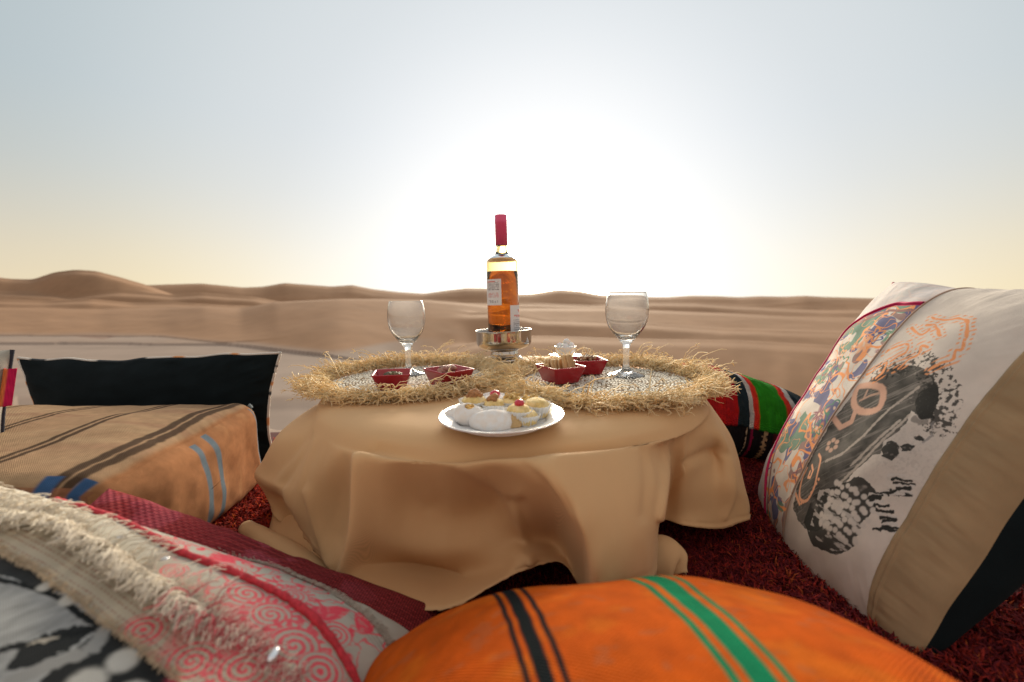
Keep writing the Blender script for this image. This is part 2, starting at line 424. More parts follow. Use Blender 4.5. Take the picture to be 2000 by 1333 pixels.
# ================================================================== rug
def build_rug():
    root = empty('shag_rug', (0.1, 0.62, 0.0), 'dark maroon shaggy rug spread on the sand under the low table', 'rug')
    x0, x1, y0, y1 = -0.95, 1.05, -0.10, 1.18
    nx, ny = 60, 40
    xs = np.linspace(x0, x1, nx); ys = np.linspace(y0, y1, ny)
    Y, X = np.meshgrid(ys, xs, indexing='ij')
    Zt = 0.006 + 0.004 * fbm(X * 4, Y * 4, 0, 3, 4)
    v = np.stack([X, Y, Zt], -1).reshape(-1, 3)
    m = material('rug_base', (0.06, 0.010, 0.010), 1.0, noise_amt=.3)
    bake(make_mesh('backing', v, grid_faces(ny, nx), m, root), root)
    # pile: dense where it can be seen
    def region(n, xa, xb, ya, yb):
        return np.stack([RNG.uniform(xa, xb, n), RNG.uniform(ya, yb, n)], -1)
    P = np.concatenate([region(26000, -0.60, -0.33, .42, 1.0), region(30000, -0.15, .35, .30, .62), region(44000, .20, .62, .34, 1.0),
                        region(14000, .5, 1.0, .15, .8), region(8000, -0.95, -.6, .2, 1.1), region(7000, .62, 1.0, .7, 1.15), region(6000, -.33, .4, .62, 1.15), region(16000, -.2, 1.05, -.1, .32), region(9000, -.95, -.2, -.1, .45)])
    n = len(P)
    L = RNG.uniform(0.010, 0.019, n); a = RNG.uniform(0, 2 * PI, n)
    lean = RNG.uniform(0.2, 1.1, n)
    dirx = np.cos(a) * lean; diry = np.sin(a) * lean
    base = np.stack([P[:, 0], P[:, 1], 0.005 + 0.0 * L], -1)
    clump = fbm(P[:, 0] * 45, P[:, 1] * 45, 0, 2, 9)
    L = L * (1 + 0.3 * clump)
    mid = base + np.stack([dirx * L * .35, diry * L * .35, L * .7], -1)
    tip = base + np.stack([dirx * L * .95, diry * L * .95, L * (1.05 - .3 * lean)], -1)
    w = np.stack([-np.sin(a), np.cos(a), 0 * a], -1) * 0.0011
    V = np.stack([base - w, base + w, mid + w, mid - w, tip], 1).reshape(-1, 3)
    i = np.arange(n)[:, None] * 5
    q = i + np.array([[0, 1, 2, 3]]); t = i + np.array([[3, 2, 4]])
    tone = 0.7 + 0.6 * RNG.rand(n)
    red = (RNG.rand(n) < 0.35 + 0.2 * clump)
    c = np.where(red[:, None], np.array([0.23, 0.022, 0.016]), np.array([0.10, 0.012, 0.016])) * tone[:, None]
    orange = RNG.rand(n) < 0.05
    c = np.where(orange[:, None], np.array([0.30, 0.06, 0.02]), c)
    left = (P[:, 0] < -0.3)
    c = np.where(left[:, None], c * np.array([2.0, 2.0, 1.3]), c)
    m2 = material('rug_pile', attr=True, rough=0.95, noise_amt=0.1, spec=0.08)
    o = make_mesh('pile', V, [q, t], m2, root, smooth=False, col=np.repeat(c, 5, 0)); bake(o, root)
    o['kind'] = 'stuff'
build_rug()

# ================================================================== table and cloth
def build_table():
    root = empty('low_table', (TC[0], TC[1], 0), 'low round table hidden under the tan tablecloth', 'table')
    m = material('table_wood', (0.12, 0.06, 0.03), 0.6, noise_amt=.3)
    v, f = lathe([(0.0001, .205), (TR - .016, .205), (TR - .012, .209), (TR - .012, .222), (TR - .016, .226), (0.0001, .226)], 64)
    v[:, 0] += TC[0]; v[:, 1] += TC[1]; v[:, 2] += TILT * v[:, 0]
    bake(make_mesh('tabletop', v, f, m, root, smooth=False), root)
    for k in range(4):
        a = PI / 4 + k * PI / 2
        v, f = lathe([(.0001, .012), (.014, .012), (.018, .05), (.024, .18), (.024, .203), (.0001, .203)], 12)
        v[:, 0] += TC[0] + .22 * math.cos(a); v[:, 1] += TC[1] + .22 * math.sin(a)
        bake(make_mesh('leg', v, f, m, root), root)
build_table()

def build_cloth():
    E = [  # rim angle, then five points (photo px, py, distance) down to the hem
        (-72, (548, 848, .68), (514, 900, .70), (499, 928, .70), (518, 965, .69), (536, 1005, .66)),
        (-58, (597, 868, .60), (556, 935, .61), (545, 958, .61), (566, 985, .64), (580, 1040, .64)),
        (-52, (612, 880, .565), (575, 940, .57), (558, 972, .575), (580, 1015, .57), (610, 1062, .56)),
        (-42, (650, 888, .525), (618, 950, .535), (600, 1010, .54), (622, 1065, .53), (650, 1115, .50)),
        (-32, (683, 895, .505), (677, 970, .525), (668, 1040, .52), (662, 1090, .50), (668, 1150, .48)),
        (-28.6, (692, 890, .490), (690, 965, .500), (684, 1042, .498), (670, 1100, .484), (664, 1150, .468)),
        (-27, (699, 888, .466), (697, 960, .462), (690, 1040, .455), (676, 1105, .448), (664, 1150, .445)),
        (-20, (745, 905, .462), (745, 975, .470), (740, 1050, .470), (722, 1105, .475), (712, 1160, .430)),
        (-13, (800, 910, .462), (805, 985, .488), (800, 1070, .478), (800, 1112, .492), (795, 1185, .418)),
        (-4, (870, 912, .452), (880, 1000, .492), (880, 1075, .478), (885, 1126, .488), (880, 1190, .415)),
        (5, (945, 905, .432), (960, 985, .494), (958, 1060, .480), (975, 1110, .462), (960, 1145, .432)),
        (12, (1000, 900, .420), (1015, 962, .440), (1012, 1045, .478), (1025, 1085, .450), (1030, 1108, .444)),
        (19, (1048, 895, .415), (1075, 975, .412), (1085, 1045, .478), (1095, 1080, .474), (1095, 1098, .458)),
        (24, (1080, 895, .412), (1108, 985, .394), (1128, 1040, .398), (1134, 1100, .43), (1137, 1150, .44)),
        (28, (1110, 895, .418), (1135, 985, .388), (1150, 1050, .378), (1155, 1110, .372), (1158, 1165, .37)),
        (36, (1190, 890, .445), (1205, 970, .415), (1212, 1040, .395), (1215, 1095, .385), (1218, 1150, .38)),
        (44, (1262, 878, .480), (1272, 950, .450), (1272, 1020, .428), (1268, 1070, .42), (1262, 1140, .415)),
        (48, (1293, 868, .520), (1296, 930, .500), (1292, 985, .470), (1282, 1040, .46), (1278, 1120, .45)),
        (52, (1312, 862, .560), (1310, 915, .570), (1300, 965, .580), (1288, 1000, .580), (1284, 1018, .58)),
        (58, (1345, 850, .580), (1348, 905, .570), (1338, 955, .570), (1335, 998, .575), (1335, 1026, .57)),
        (66, (1388, 845, .610), (1392, 885, .625), (1388, 945, .600), (1390, 995, .595), (1392, 1032, .59)),
        (72, (1410, 845, .640), (1422, 895, .620), (1428, 945, .605), (1430, 985, .605), (1432, 1024, .60)),
        (80, (1418, 838, .700), (1438, 890, .690), (1452, 945, .670), (1460, 975, .660), (1458, 1000, .65)),
    ]
    cols = []
    def rim(phi):
        a = R(phi); s, c = math.sin(a), -math.cos(a)
        out = []
        for rr, dz in ((TR - .10, 0), (TR - .050, -.0008), (TR - .025, -.0045), (TR - .008, -.013), (TR + .002, -.028)):
            x = TC[0] + rr * s; y = TC[1] + rr * c
            out.append(np.array([x, y, zt(x) + dz]))
        return out
    for e in E:
        cols.append(rim(e[0]) + [U(*p) for p in e[1:]])
    # the back, out of sight from the front: gentle folds
    for k, phi in enumerate([98, 112, 126, 140, 154, 168, 182, 196, 210, 224, 238, 252, 264, 276]):
        a = R(phi); s, c = math.sin(a), -math.cos(a); w = .022 * (1 if k % 2 else -1)
        if k == 0: w = 0.04
        if k == 13: w = 0.03
        pts = []
        for q, z in ((.25, .185), (.5, .13), (.75, .08), (.9, .045), (1, .016)):
            rr = TR + .012 + (.05 + w) * q
            pts.append(np.array([TC[0] + rr * s, TC[1] + rr * c, z]))
        cols.append(rim(phi) + pts)
    P = np.array(cols)                                   # (ncol, nrow, 3)
    S = crspline(P, 12, 0, True)
    S = crspline(S, 8, 1)
    S = np.transpose(S, (1, 0, 2))                        # rows, cols
    nr, nc, _ = S.shape
    # small creases and hem puckers
    f = np.linspace(0, 1, nr)[:, None]
    ctr = np.array([TC[0], TC[1], 0]); rad = S - ctr; rad[..., 2] = 0; rad /= np.linalg.norm(rad, axis=2, keepdims=True)
    ang = np.arctan2(rad[..., 1], rad[..., 0])
    rg = 1 - np.abs(fbm(ang * 5 + f * 2.5, f * 3, 0, 3, 47)) * 4
    wr = 0.0030 * fbm(ang * 7, f * 3, 0, 3, 44) + 0.0013 * fbm(ang * 22, f * 4 + ang * 5, 0, 3, 45)
    hem = 0.0018 * fbm(ang * 90, f * 0 + 1, 0, 2, 46) * sstep(.93, 1.0, f) - .0010 * np.exp(-((f - .972) / .006) ** 2) + .0014 * sstep(.972, .99, f)
    S = S + rad * ((wr * sstep(.42, .62, f)) + hem)[..., None]
    S[..., 2] += (0.0009 * fbm(S[..., 0] * 12, S[..., 1] * 12, 0, 3, 50)) * (1 - sstep(.40, .5, f))
    S[..., 2] = np.maximum(S[..., 2], 0.014)
    creases = [([(625, 846), (590, 890), (546, 945)], .006, 8, 8), ([(696, 868), (697, 960), (690, 1040), (668, 1125)], .009, 5, 14),
               ([(795, 872), (880, 902), (960, 942), (1008, 964)], .010, 7, 22), ([(985, 962), (1010, 1010), (1035, 1095)], .009, 8, 8),
               ([(1000, 880), (1060, 920), (1105, 985), (1128, 1040), (1133, 1130)], .009, 6, 18), ([(1298, 850), (1296, 930), (1285, 1010)], .009, 6, 6),
               ([(1337, 830), (1330, 880), (1328, 925)], .007, 6, 6), ([(1400, 835), (1425, 900), (1430, 960), (1412, 1010)], .005, 6, 6),
               ([(705, 1120), (780, 1108), (870, 1122), (900, 1140)], -.010, 12, 12), ([(1335, 905), (1385, 882), (1412, 888)], -.007, 9, 9),
               ([(835, 992), (865, 980)], -.003, 8, 8), ([(1250, 860), (1262, 930), (1255, 1010)], -.004, 9, 9), ([(600, 960), (625, 1040), (645, 1100)], .006, 6, 10)]
    dd_ = S[..., 1] * CT - (S[..., 2] - CAMZ) * ST
    qx = 1000 + FPX * S[..., 0] / dd_; qy = 666.5 - FPX * (S[..., 1] * ST + (S[..., 2] - CAMZ) * CT) / dd_
    front = (np.cos(ang + PI / 2) > .05) * sstep(.46, .66, f) * .85
    for pts, h, wa, wb_ in creases:
        cr_ = crspline(np.array(pts, float), 6); d = poly_d(qx, qy, [tuple(p) for p in cr_])
        k_ = np.argmin(np.hypot(qx[..., None] - cr_[:, 0], qy[..., None] - cr_[:, 1]), -1)
        tg = np.gradient(cr_, axis=0)[k_]; side = tg[..., 0] * (qy - cr_[k_, 1]) - tg[..., 1] * (qx - cr_[k_, 0])
        w_ = np.where(side > 0, wa, wb_)
        S = S + rad * (front * h * np.exp(-(d / w_) ** 2))[..., None]
    # centre of the top
    rings = []
    for q in np.linspace(0.02, .96, 22):
        r_ = ctr + (S[0] - ctr) * q; r_[:, 2] = zt(r_[:, 0]) + 0.0009 * fbm(r_[:, 0] * 12, r_[:, 1] * 12, 0, 3, 50) * 1.0
        rings.append(r_)
    full = np.concatenate([np.array(rings), S], 0)
    NR = full.shape[0]
    uv = np.stack([np.broadcast_to(np.arange(nc) / nc * 2.4, (NR, nc)), np.broadcast_to((np.arange(NR) / NR)[:, None] * .6, (NR, nc))], -1)
    uv = full[..., :2] * 1.0 + full[..., 2:3] * np.array([.3, .9])
    m = material('tan_cloth', (0.67, 0.415, 0.205), 0.72, noise_amt=0.04, noise_scale=9, sheen=0.05, bump=0.12, bump_scale=900, spec=0.32, weave=(700, 700), weave_bump=0.10, translucent=0.06)
    o = make_mesh('tablecloth', full.reshape(-1, 3), grid_faces(NR, nc, True), m, uv=uv.reshape(-1, 2))
    sm = o.modifiers.new('thick', 'SOLIDIFY'); sm.thickness = 0.0012; sm.offset = -1
    tag(o, 'plain tan tablecloth draped in loose folds over the low round table', 'tablecloth')
    # corner of the cloth lying curled on the rug at the left, and a curled loop of hem at the right
    def curl(path, rad_, name, lab, a0, a1, width_dir=None):
        path = crspline(np.array(path), 10); k = len(path)
        T = np.gradient(path, axis=0); T /= np.linalg.norm(T, axis=1, keepdims=True)
        A_ = np.cross(T, [0, 0, 1.]); A_ /= np.linalg.norm(A_, axis=1, keepdims=True); B_ = np.cross(A_, T)
        rr = crspline(np.array(rad_, float)[:, None], 10)[:, 0]
        ang_ = np.linspace(a0, a1, 26)
        spiral = 1 - 0.25 * (np.arange(26) / 26.)
        v = path[:, None, :] + (rr[:, None] * spiral)[..., None] * (np.cos(ang_)[None, :, None] * A_[:, None, :] + np.sin(ang_)[None, :, None] * B_[:, None, :])
        v = v + 0.0015 * fbm(v[..., 0] * 40, v[..., 1] * 40, v[..., 2] * 40, 2, 3)[..., None]
        v[..., 2] = np.maximum(v[..., 2], .013)
        c = make_mesh(name, v.reshape(-1, 3), grid_faces(k, 26), m, o, uv=(v[..., :2] + v[..., 2:3]).reshape(-1, 2))
        q = c.modifiers.new('thick', 'SOLIDIFY'); q.thickness = .0012
        return c
    p1 = [G(482, 1032, .016), G(530, 1062, .018), G(590, 1100, .020), G(660, 1145, .018)]
    curl(p1, [.013, .017, .019, .014], 'curled_corner', '', -0.9, 5.0)
    # flat trailing piece under the left fold
    pts = np.array([[G(538, 985, .03), G(600, 1000, .06), G(640, 1050, .06)], [G(530, 1020, .02), G(590, 1045, .04), G(640, 1090, .04)], [G(520, 1060, .014), G(590, 1090, .02), G(650, 1130, .02)]])
    q = crspline(crspline(pts, 8, 0), 8, 1)
    c = make_mesh('trailing_fold', q.reshape(-1, 3), grid_faces(q.shape[0], q.shape[1]), m, o, uv=q[..., :2].reshape(-1, 2))
    c.modifiers.new('thick', 'SOLIDIFY').thickness = .0012
    p2 = [G(1240, 1100, .035), G(1290, 1090, .04), G(1318, 1100, .035), G(1330, 1125, .025)]
    curl(p2, [.030, .038, .028, .016], 'curled_corner', '', -2.4, 1.9)
build_cloth()

# ================================================================== placemats
M_RAF = material('raffia', attr=True, rough=0.6, noise_amt=0.08, noise_scale=200, spec=.5, translucent=0.35)
M_BRAID = material('braid', attr=True, rough=0.7, noise_amt=0.15, noise_scale=400, bump=.3, bump_scale=1500)
M_BRDK = material('braid_base', (0.16, 0.10, 0.06), 0.9)
def placemat(px, py, rd, label, seed):
    c = GT(px, py)
    root = empty('placemat', c, label, 'placemat', 'round woven placemats with raffia fringe')
    rng = np.random.RandomState(seed)
    v, f = lathe([(.0001, .004), (rd, .004), (rd, .001), (.0001, .001)], 48)
    v[:, 2] += TILT * v[:, 0]
    make_mesh('woven_base', v, f, M_BRDK, root, smooth=False)
    parts = []
    r = 0.004
    oct_v = np.array([[1, 0, 0], [0, 1, 0], [-1, 0, 0], [0, -1, 0], [.6, .6, .75], [-.6, .6, .75], [-.6, -.6, .75], [.6, -.6, .75]], float)
    oct_f = np.array([[0, 1, 4, 4], [1, 2, 5, 5], [2, 3, 6, 6], [3, 0, 7, 7], [1, 5, 4, 4], [2, 6, 5, 5], [3, 7, 6, 6], [0, 4, 7, 7]])
    oct_f3 = np.array([[0, 1, 4], [1, 5, 4], [1, 2, 5], [2, 6, 5], [2, 3, 6], [3, 7, 6], [3, 0, 7], [0, 4, 7], [4, 5, 6], [4, 6, 7]])
    VV = []; FF = []; CC = []; off = 0
    while r < rd:
        n = max(5, int(2 * PI * r / 0.0072))
        for k in range(n):
            a = 2 * PI * (k + .5 * rng.rand()) / n + r * 40
            sk = a + PI / 2 + 0.6 * (1 if (int(r / .006) % 2) else -1)
            q = oct_v * np.array([0.0040, 0.0021, 0.0032 + .0012 * rng.rand()])
            cs, sn = math.cos(sk), math.sin(sk)
            q = q @ np.array([[cs, sn, 0], [-sn, cs, 0], [0, 0, 1]])
            q = q + np.array([r * math.cos(a), r * math.sin(a), .0035])
            q[:, 2] += TILT * q[:, 0]
            VV.append(q); FF.append(oct_f3 + off); off += 8
            t = rng.rand()
            col = np.array([.74, .71, .62]) * (.85 + .3 * rng.rand()) if t > .14 else np.array([.36, .26, .16])
            CC.append(np.tile(col, (8, 1)))
        r += 0.0058
    o = make_mesh('braid', np.concatenate(VV), np.concatenate(FF), M_BRAID, root, smooth=False, col=np.concatenate(CC)); o['kind'] = 'stuff'
    # fringe of loose raffia
    ncl = 760; per = 5; n = ncl * per; K = 8
    ac_ = rng.uniform(0, 2 * PI, ncl)
    a = np.repeat(ac_, per) + rng.normal(0, .018, n); r0 = rd + rng.uniform(-.005, .014, n)
    dcl = np.repeat(rng.normal(0, .50, ncl), per); lcl = np.repeat(np.abs(rng.normal(0, .20, ncl)) + .22 * (np.sin(ac_) > .1), per); bcl = np.repeat(rng.normal(0, 1.2, ncl), per)
    tuft = fbm(a * 9, a * 0 + seed, 0, 3, seed)
    L = (.044 + .022 * tuft) * rng.uniform(.45, 1.15, n)
    d = a + dcl + rng.normal(0, .28, n) + 0.5 * fbm(a * 5, a * 0 + 3, 0, 2, seed + 5)
    lift = lcl + np.abs(rng.normal(0, .16, n)) + .03
    wild = rng.rand(n) < .07; lift = np.where(wild, rng.uniform(.5, 1.15, n), lift); L = np.where(wild, L * 1.35, L)
    back = np.sin(a) > 0.1
    lift = np.where(back, lift * 1.25, lift)
    s = np.linspace(0, 1, K)[None]
    bend = (bcl + rng.normal(0, .9, n))[:, None]
    dd = d[:, None] + bend * s ** 1.3 + 0.35 * np.sin(s * 9 + rng.uniform(0, 6, n)[:, None]) * s
    step = (L / (K - 1))[:, None]
    el = lift[:, None] * (1 - 1.1 * s) + rng.normal(0, .25, (n, K))
    x = np.cumsum(np.cos(dd) * np.cos(el) * step, 1); y = np.cumsum(np.sin(dd) * np.cos(el) * step, 1)
    z = np.cumsum(np.sin(el) * step, 1) + rng.uniform(.001, .010, n)[:, None]
    x += (r0 * np.cos(a))[:, None]; y += (r0 * np.sin(a))[:, None]
    wx = x + c[0] - TC[0]; wy = y + c[1] - TC[1]; rr = np.hypot(wx, wy)
    z = np.maximum(z, .0015 - 0.6 * np.maximum(rr - TR + .01, 0)); z += TILT * x
    P = np.stack([x, y, z], -1)
    # split ends: some strands carry a short fork
    fk = rng.rand(n) < .45; Pf = P[fk]; nf = len(Pf)
    for s_ in (1, -1):
        base = Pf[:, -2]; dirv = Pf[:, -1] - Pf[:, -2]; dirv /= np.linalg.norm(dirv, axis=1, keepdims=True) + 1e-9
        side = np.cross(dirv, rng.normal(0, 1, (nf, 3))); side /= np.linalg.norm(side, axis=1, keepdims=True) + 1e-9
        t = np.linspace(0, 1, K)[None, :, None]
        Q = base[:, None] + (dirv * .6 + side * s_ * .7)[:, None] * t * .010 + np.array([0, 0, .0015]) * np.sin(t * 3)
        P = np.concatenate([P, Q], 0)
    N_ = len(P)
    rad = rng.uniform(.0005, .0011, N_)[:, None] * (1 - .55 * np.linspace(0, 1, K)[None] ** 2)
    v, f, sid = tubes(P, rad, 3)
    tone = rng.rand(N_)
    c0 = np.array([.98, .83, .54]); c1 = np.array([.93, .71, .39]); c2 = np.array([.95, .84, .60])
    col = c1 + (c0 - c1) * np.clip(tone * 1.6, 0, 1)[:, None] + (c2 - c0) * np.clip(tone * 2.5 - 1.5, 0, 1)[:, None]
    o = make_mesh('raffia_fringe', v, f, M_RAF, root, smooth=True, col=col[sid]); o['kind'] = 'stuff'
    return root
placemat(800, 745, .148, 'left round white woven placemat with long shaggy raffia fringe', 3)
placemat(1180, 750, .150, 'right round white woven placemat with long shaggy raffia fringe', 4)

# ================================================================== table ware
M_GLASS = glass_mat('clear_glass', (1, 1, 1), 1.45, film=.11)
def wine_glass(px, py, H, label):
    c = GT(px, py, .006)
    root = empty('wine_glass', c, label, 'glass', 'stemmed wine glasses', rot=(0, -TILT * .6, 0))
    s = H / .155
    outer = [(.0345, 0), (.0345, .0012), (.030, .003), (.018, .0065), (.0095, .011), (.0062, .017), (.0056, .030), (.0058, .045), (.0072, .056), (.012, .064), (.0215, .075), (.0315, .089), (.0372, .104), (.0390, .119), (.0382, .134), (.0360, .147), (.0338, .1550)]
    inner = [(.0326, .1550), (.0348, .147), (.0368, .134), (.0375, .119), (.0357, .104), (.0298, .090), (.0195, .078), (.008, .0715), (.0001, .0705)]
    base = np.array([(.0001, 0), (.030, 0)] + [outer[0]])
    o_ = crspline(np.array(outer[1:]), 5); i_ = crspline(np.array(inner), 5)
    prof = np.concatenate([base, o_, i_]) * s
    v, f = lathe(prof, 64)
    f = f[:, ::-1]
    bowl_i = prof[:, 1] > .058 * s
    # foot and stem, bowl: one glass body, cut at the top of the stem
    make_mesh('glass_body', v, f[:, ::-1], M_GLASS, root)
    return root
wine_glass(798.5, 731, .151, 'left wine glass, empty, standing behind the two small red nut dishes')
wine_glass(1222.5, 733, .157, 'right wine glass, empty, standing alone on its woven placemat')

M_STEEL = material('polished_steel', (0.47, 0.455, 0.44), 0.10, noise_amt=.03, metallic=1.0)
bc = GT(986, 703, .004)
def build_bowl():
    root = empty('steel_bowl', bc, 'polished steel footed bowl holding the bottle upright', 'bowl', rot=(0, -TILT * 1.6, 0))
    foot = [(.0001, .001), (.046, .0), (.047, .002), (.042, .006), (.036, .010), (.0335, .0125), (.036, .0145), (.0335, .0165), (.035, .019), (.032, .021), (.034, .0235), (.030, .0255)]
    v, f = lathe(foot, 64)
    make_mesh('foot', v, f, M_STEEL, root)
    cup = [(.0001, .0235), (.030, .0255), (.045, .0275), (.058, .032), (.0655, .0385), (.0682, .046), (.0686, .060), (.0690, .0735), (.0700, .0745), (.0695, .0755), (.0678, .0745), (.0668, .060), (.0660, .047), (.062, .038), (.048, .031), (.02, .028), (.0001, .0275)]
    v, f = lathe(crspline(np.array(cup), 4), 80)
    make_mesh('cup', v, f, M_STEEL, root)
build_bowl()

def paint_label(n, m, kind):
    v_, u_ = np.meshgrid(np.linspace(0, 1, m), np.linspace(0, 1, n), indexing='ij')   # v_ up, u_ around
    c = np.zeros((m, n, 3)) + np.array([.72, .72, .74])
    rng = np.random.RandomState(5 if kind else 9)
    def line(y, x0, x1, h, col, br=60):
        w = (np.abs(v_ - y) < h) & (u_ > x0) & (u_ < x1) & (noise(u_ * br, v_ * 0 + y * 50, 0, 3) > -.35)
        c[w] = col
    red = (.62, .12, .10); gr = (.22, .22, .24)
    if kind == 0:
        line(.90, .48, .92, .018, red); line(.86, .50, .90, .010, gr)
        for y in (.82, .78, .74, .70, .66): line(y, .48, .94, .010, gr)
        line(.60, .48, .94, .016, gr)
        for y in (.46, .42, .36, .32): line(y, .50, .92, .010, red)
        ring = np.abs(np.hypot((u_ - .2) * 1.1, v_ - .14) - .07) < .012; c[ring] = gr
        line(.14, .17, .23, .02, gr)
        # 75 cl
        for (x0, x1, y0, y1) in ((.56, .64, .17, .19), (.62, .64, .10, .19), (.67, .74, .17, .19), (.67, .69, .14, .19), (.67, .74, .135, .15), (.72, .74, .10, .15), (.67, .74, .10, .115), (.79, .84, .10, .115), (.79, .84, .145, .16), (.79, .805, .10, .16), (.87, .885, .10, .19)):
            c[(u_ > x0) & (u_ < x1) & (v_ > y0) & (v_ < y1)] = gr
        c[(u_ < .13) & (np.abs(v_ - .62) < .04)] = red
    else:
        line(.86, .45, .75, .022, red); line(.82, .50, .62, .02, red)
        line(.72, .2, .9, .022, red, 40); line(.69, .3, .95, .012, red, 40)
        for y in np.arange(.60, .12, -.052): line(y, .15, .9, .010, gr)
        for y in (.10, .06, .03): line(y, .1, .95, .016, gr, 30)
        c[v_ > .97] = (.7, .7, .7)
    return c.reshape(-1, 3)
def build_bottle():
    base = bc + np.array([-.001, 0, .032])
    root = empty('bottle', base, 'tall amber wine bottle with magenta capsule standing in the steel bowl', 'bottle', rot=(0, -TILT * 1.0, 0))
    H = .319; r = .0388
    out = [(.0001, .006), (.025, .003), (.036, 0.0), (r, .004), (r, .02), (r, .10), (r, .18), (r, .207), (.0375, .2125), (.033, .217), (.024, .2215), (.0175, .2265), (.0150, .233), (.0143, .25), (.0140, .30), (.0140, H - .002), (.0128, H)]
    inn = [(.0100, H), (.0100, .30), (.0100, .25), (.0112, .234), (.014, .229), (.0215, .2245), (.031, .219), (.0355, .212), (.0367, .205), (.0367, .18), (.0367, .10), (.0367, .012), (.033, .009), (.02, .0125), (.0001, .0145)]
    prof = np.concatenate([np.array(out), np.array(inn)])
    v, f = lathe(prof, 72)
    make_mesh('glass_body', v, f, glass_mat('bottle_glass', (1.0, .86, .55), 1.5), root)
    lt = .186
    liq = [(.0001, .0143), (.02, .0123), (.033, .0088), (.03685, .0118), (.03685, .10), (.03685, lt), (.030, lt - .0008), (.0001, lt - .0008)]
    v, f = lathe(liq, 72)
    make_mesh('wine', v, f, glass_mat('amber_wine', (1.0, .42, .07), 1.2), root)
    M_CAP = material('capsule', (.75, .07, .20), .35, noise_amt=.05, spec=.6)
    v, f = lathe([(.0143, H - .070), (.0148, H - .070), (.0146, H - .02), (.0150, H - .0195), (.0150, H - .010), (.0147, H - .0095), (.0147, H + .0008), (.0140, H + .0016), (.0001, H + .0016)], 48)
    make_mesh('capsule', v, f, M_CAP, root, smooth=True)
    M_LAB = material('label_paper', attr=True, rough=.6, noise_amt=.02)
    def lab(a0, a1, z0, z1, kind, nm):
        n, m = 70, 110
        a = np.linspace(a0, a1, n); z = np.linspace(z0, z1, m)
        Z, A_ = np.meshgrid(z, a, indexing='ij')
        v = np.stack([(r + .0004) * np.sin(A_), -(r + .0004) * np.cos(A_), Z], -1).reshape(-1, 3)
        o = make_mesh(nm, v, grid_faces(m, n), M_LAB, root, col=paint_label(n, m, kind))
        return o
    o = lab(R(-125), R(-4), .105, .167, 0, 'label'); o['label'] = 'white upper back label with small print'
    o = lab(R(26), R(110), .014, .104, 1, 'label'); o['label'] = 'white lower side label with red script'
build_bottle()

# ---- red dishes
M_RED = material('red_glaze', (.36, .012, .022), .30, noise_amt=.06, coat=.3)
def squircle(prof, rot, corner=.16, n=8):
    """prof [(half, z)], rounded-square loops"""
    base = []
    for k in range(4):
        ca_ = PI / 2 * k + PI / 4
        cx, cy_ = (1 - corner) * np.sign(math.cos(ca_)), (1 - corner) * np.sign(math.sin(ca_))
        for a in np.linspace(PI / 2 * k, PI / 2 * (k + 1), n):
            base.append((cx + corner * math.cos(a), cy_ + corner * math.sin(a)))
    base = np.array(base); cr, sr = math.cos(rot), math.sin(rot)
    base = base @ np.array([[cr, sr], [-sr, cr]])
    v = np.array([[b[0] * h, b[1] * h, z] for h, z in prof for b in base])
    return v, grid_faces(len(prof), len(base), True)
def red_dish(px, py, rot, label, s=1.0, dz=.009):
    c = GT(px, py, dz)
    root = empty('red_dish', c, label, 'dish', 'small square red ceramic dishes')
    prof = [(.0001, 0), (.0215, 0), (.0225, .001), (.0305, .0275), (.0318, .0295), (.0318, .0305), (.0308, .0312), (.0292, .0305), (.0285, .0285), (.0205, .0045), (.0195, .0040), (.0001, .0040)]
    v, f = squircle([(h * s, z * s * .88) for h, z in prof], rot)
    make_mesh('dish_body', v, f, M_RED, root)
    return c
d1 = red_dish(767, 757, R(12), 'leftmost small red dish, holding green and brown seeds')
d2 = red_dish(877, 752, R(42), 'small red dish heaped with round pinkish nuts, right of the left glass', 1.06)
d3 = red_dish(1094, 745, R(28), 'small red dish filled with thin biscuits, in front of the chopped nuts', 1.06)
d4 = red_dish(1146, 728, R(8), 'small red dish of chopped nuts, behind the biscuit dish', 1.02)
M_NUT = material('nut_skin', attr=True, rough=.55, noise_amt=.2, noise_scale=300, bump=.3, bump_scale=900)
def nuts(c, half, n, z0, z1, r, cols, name, label, cat, seed, rot=0, stuff=False, elong=1.2, group=None):
    rng = np.random.RandomState(seed); parts = []
    for k in range(n):
        h = z0 + (z1 - z0) * rng.rand() ** .7
        u, w = rng.uniform(-1, 1, 2) * half * (1 - .55 * (h - z0) / (z1 - z0 + 1e-6))
        x = u * math.cos(rot) - w * math.sin(rot); y = u * math.sin(rot) + w * math.cos(rot)
        rr = r * rng.uniform(.8, 1.15)
        col = np.array(cols[rng.randint(len(cols))]) * rng.uniform(.75, 1.2)
        p = c + np.array([x, y, h])
        v, f = blob((0, 0, 0), (rr * elong, rr, rr * .85), 9, 6, .10, 2.2, k + seed, rng.uniform(0, PI))
        if stuff: parts.append((v + p, f, col))
        else:
            o = make_mesh(name, v, f, M_NUT, col=np.tile(col, (len(v), 1))); o.location = p
            tag(o, label, cat, group)
    if stuff:
        V, F, C = merge(parts)
        o = make_mesh(name, V, F, M_NUT, col=C); tag(o, label, cat, kind='stuff')
nuts(d1, .023, 150, .010, .0245, .0038, [(.10, .08, .02), (.16, .12, .04), (.20, .13, .06), (.07, .06, .02)], 'seed_mix', 'dark green and brown seeds in the leftmost red dish', 'seeds', 21, R(12), True, 1.5)
nuts(d2, .019, 30, .014, .019, .0052, [(.30, .15, .11), (.38, .22, .17), (.26, .12, .09)], 'nut_filling', 'lower layer of pinkish nuts filling the red dish', 'nuts', 22, R(42), True, 1.05)
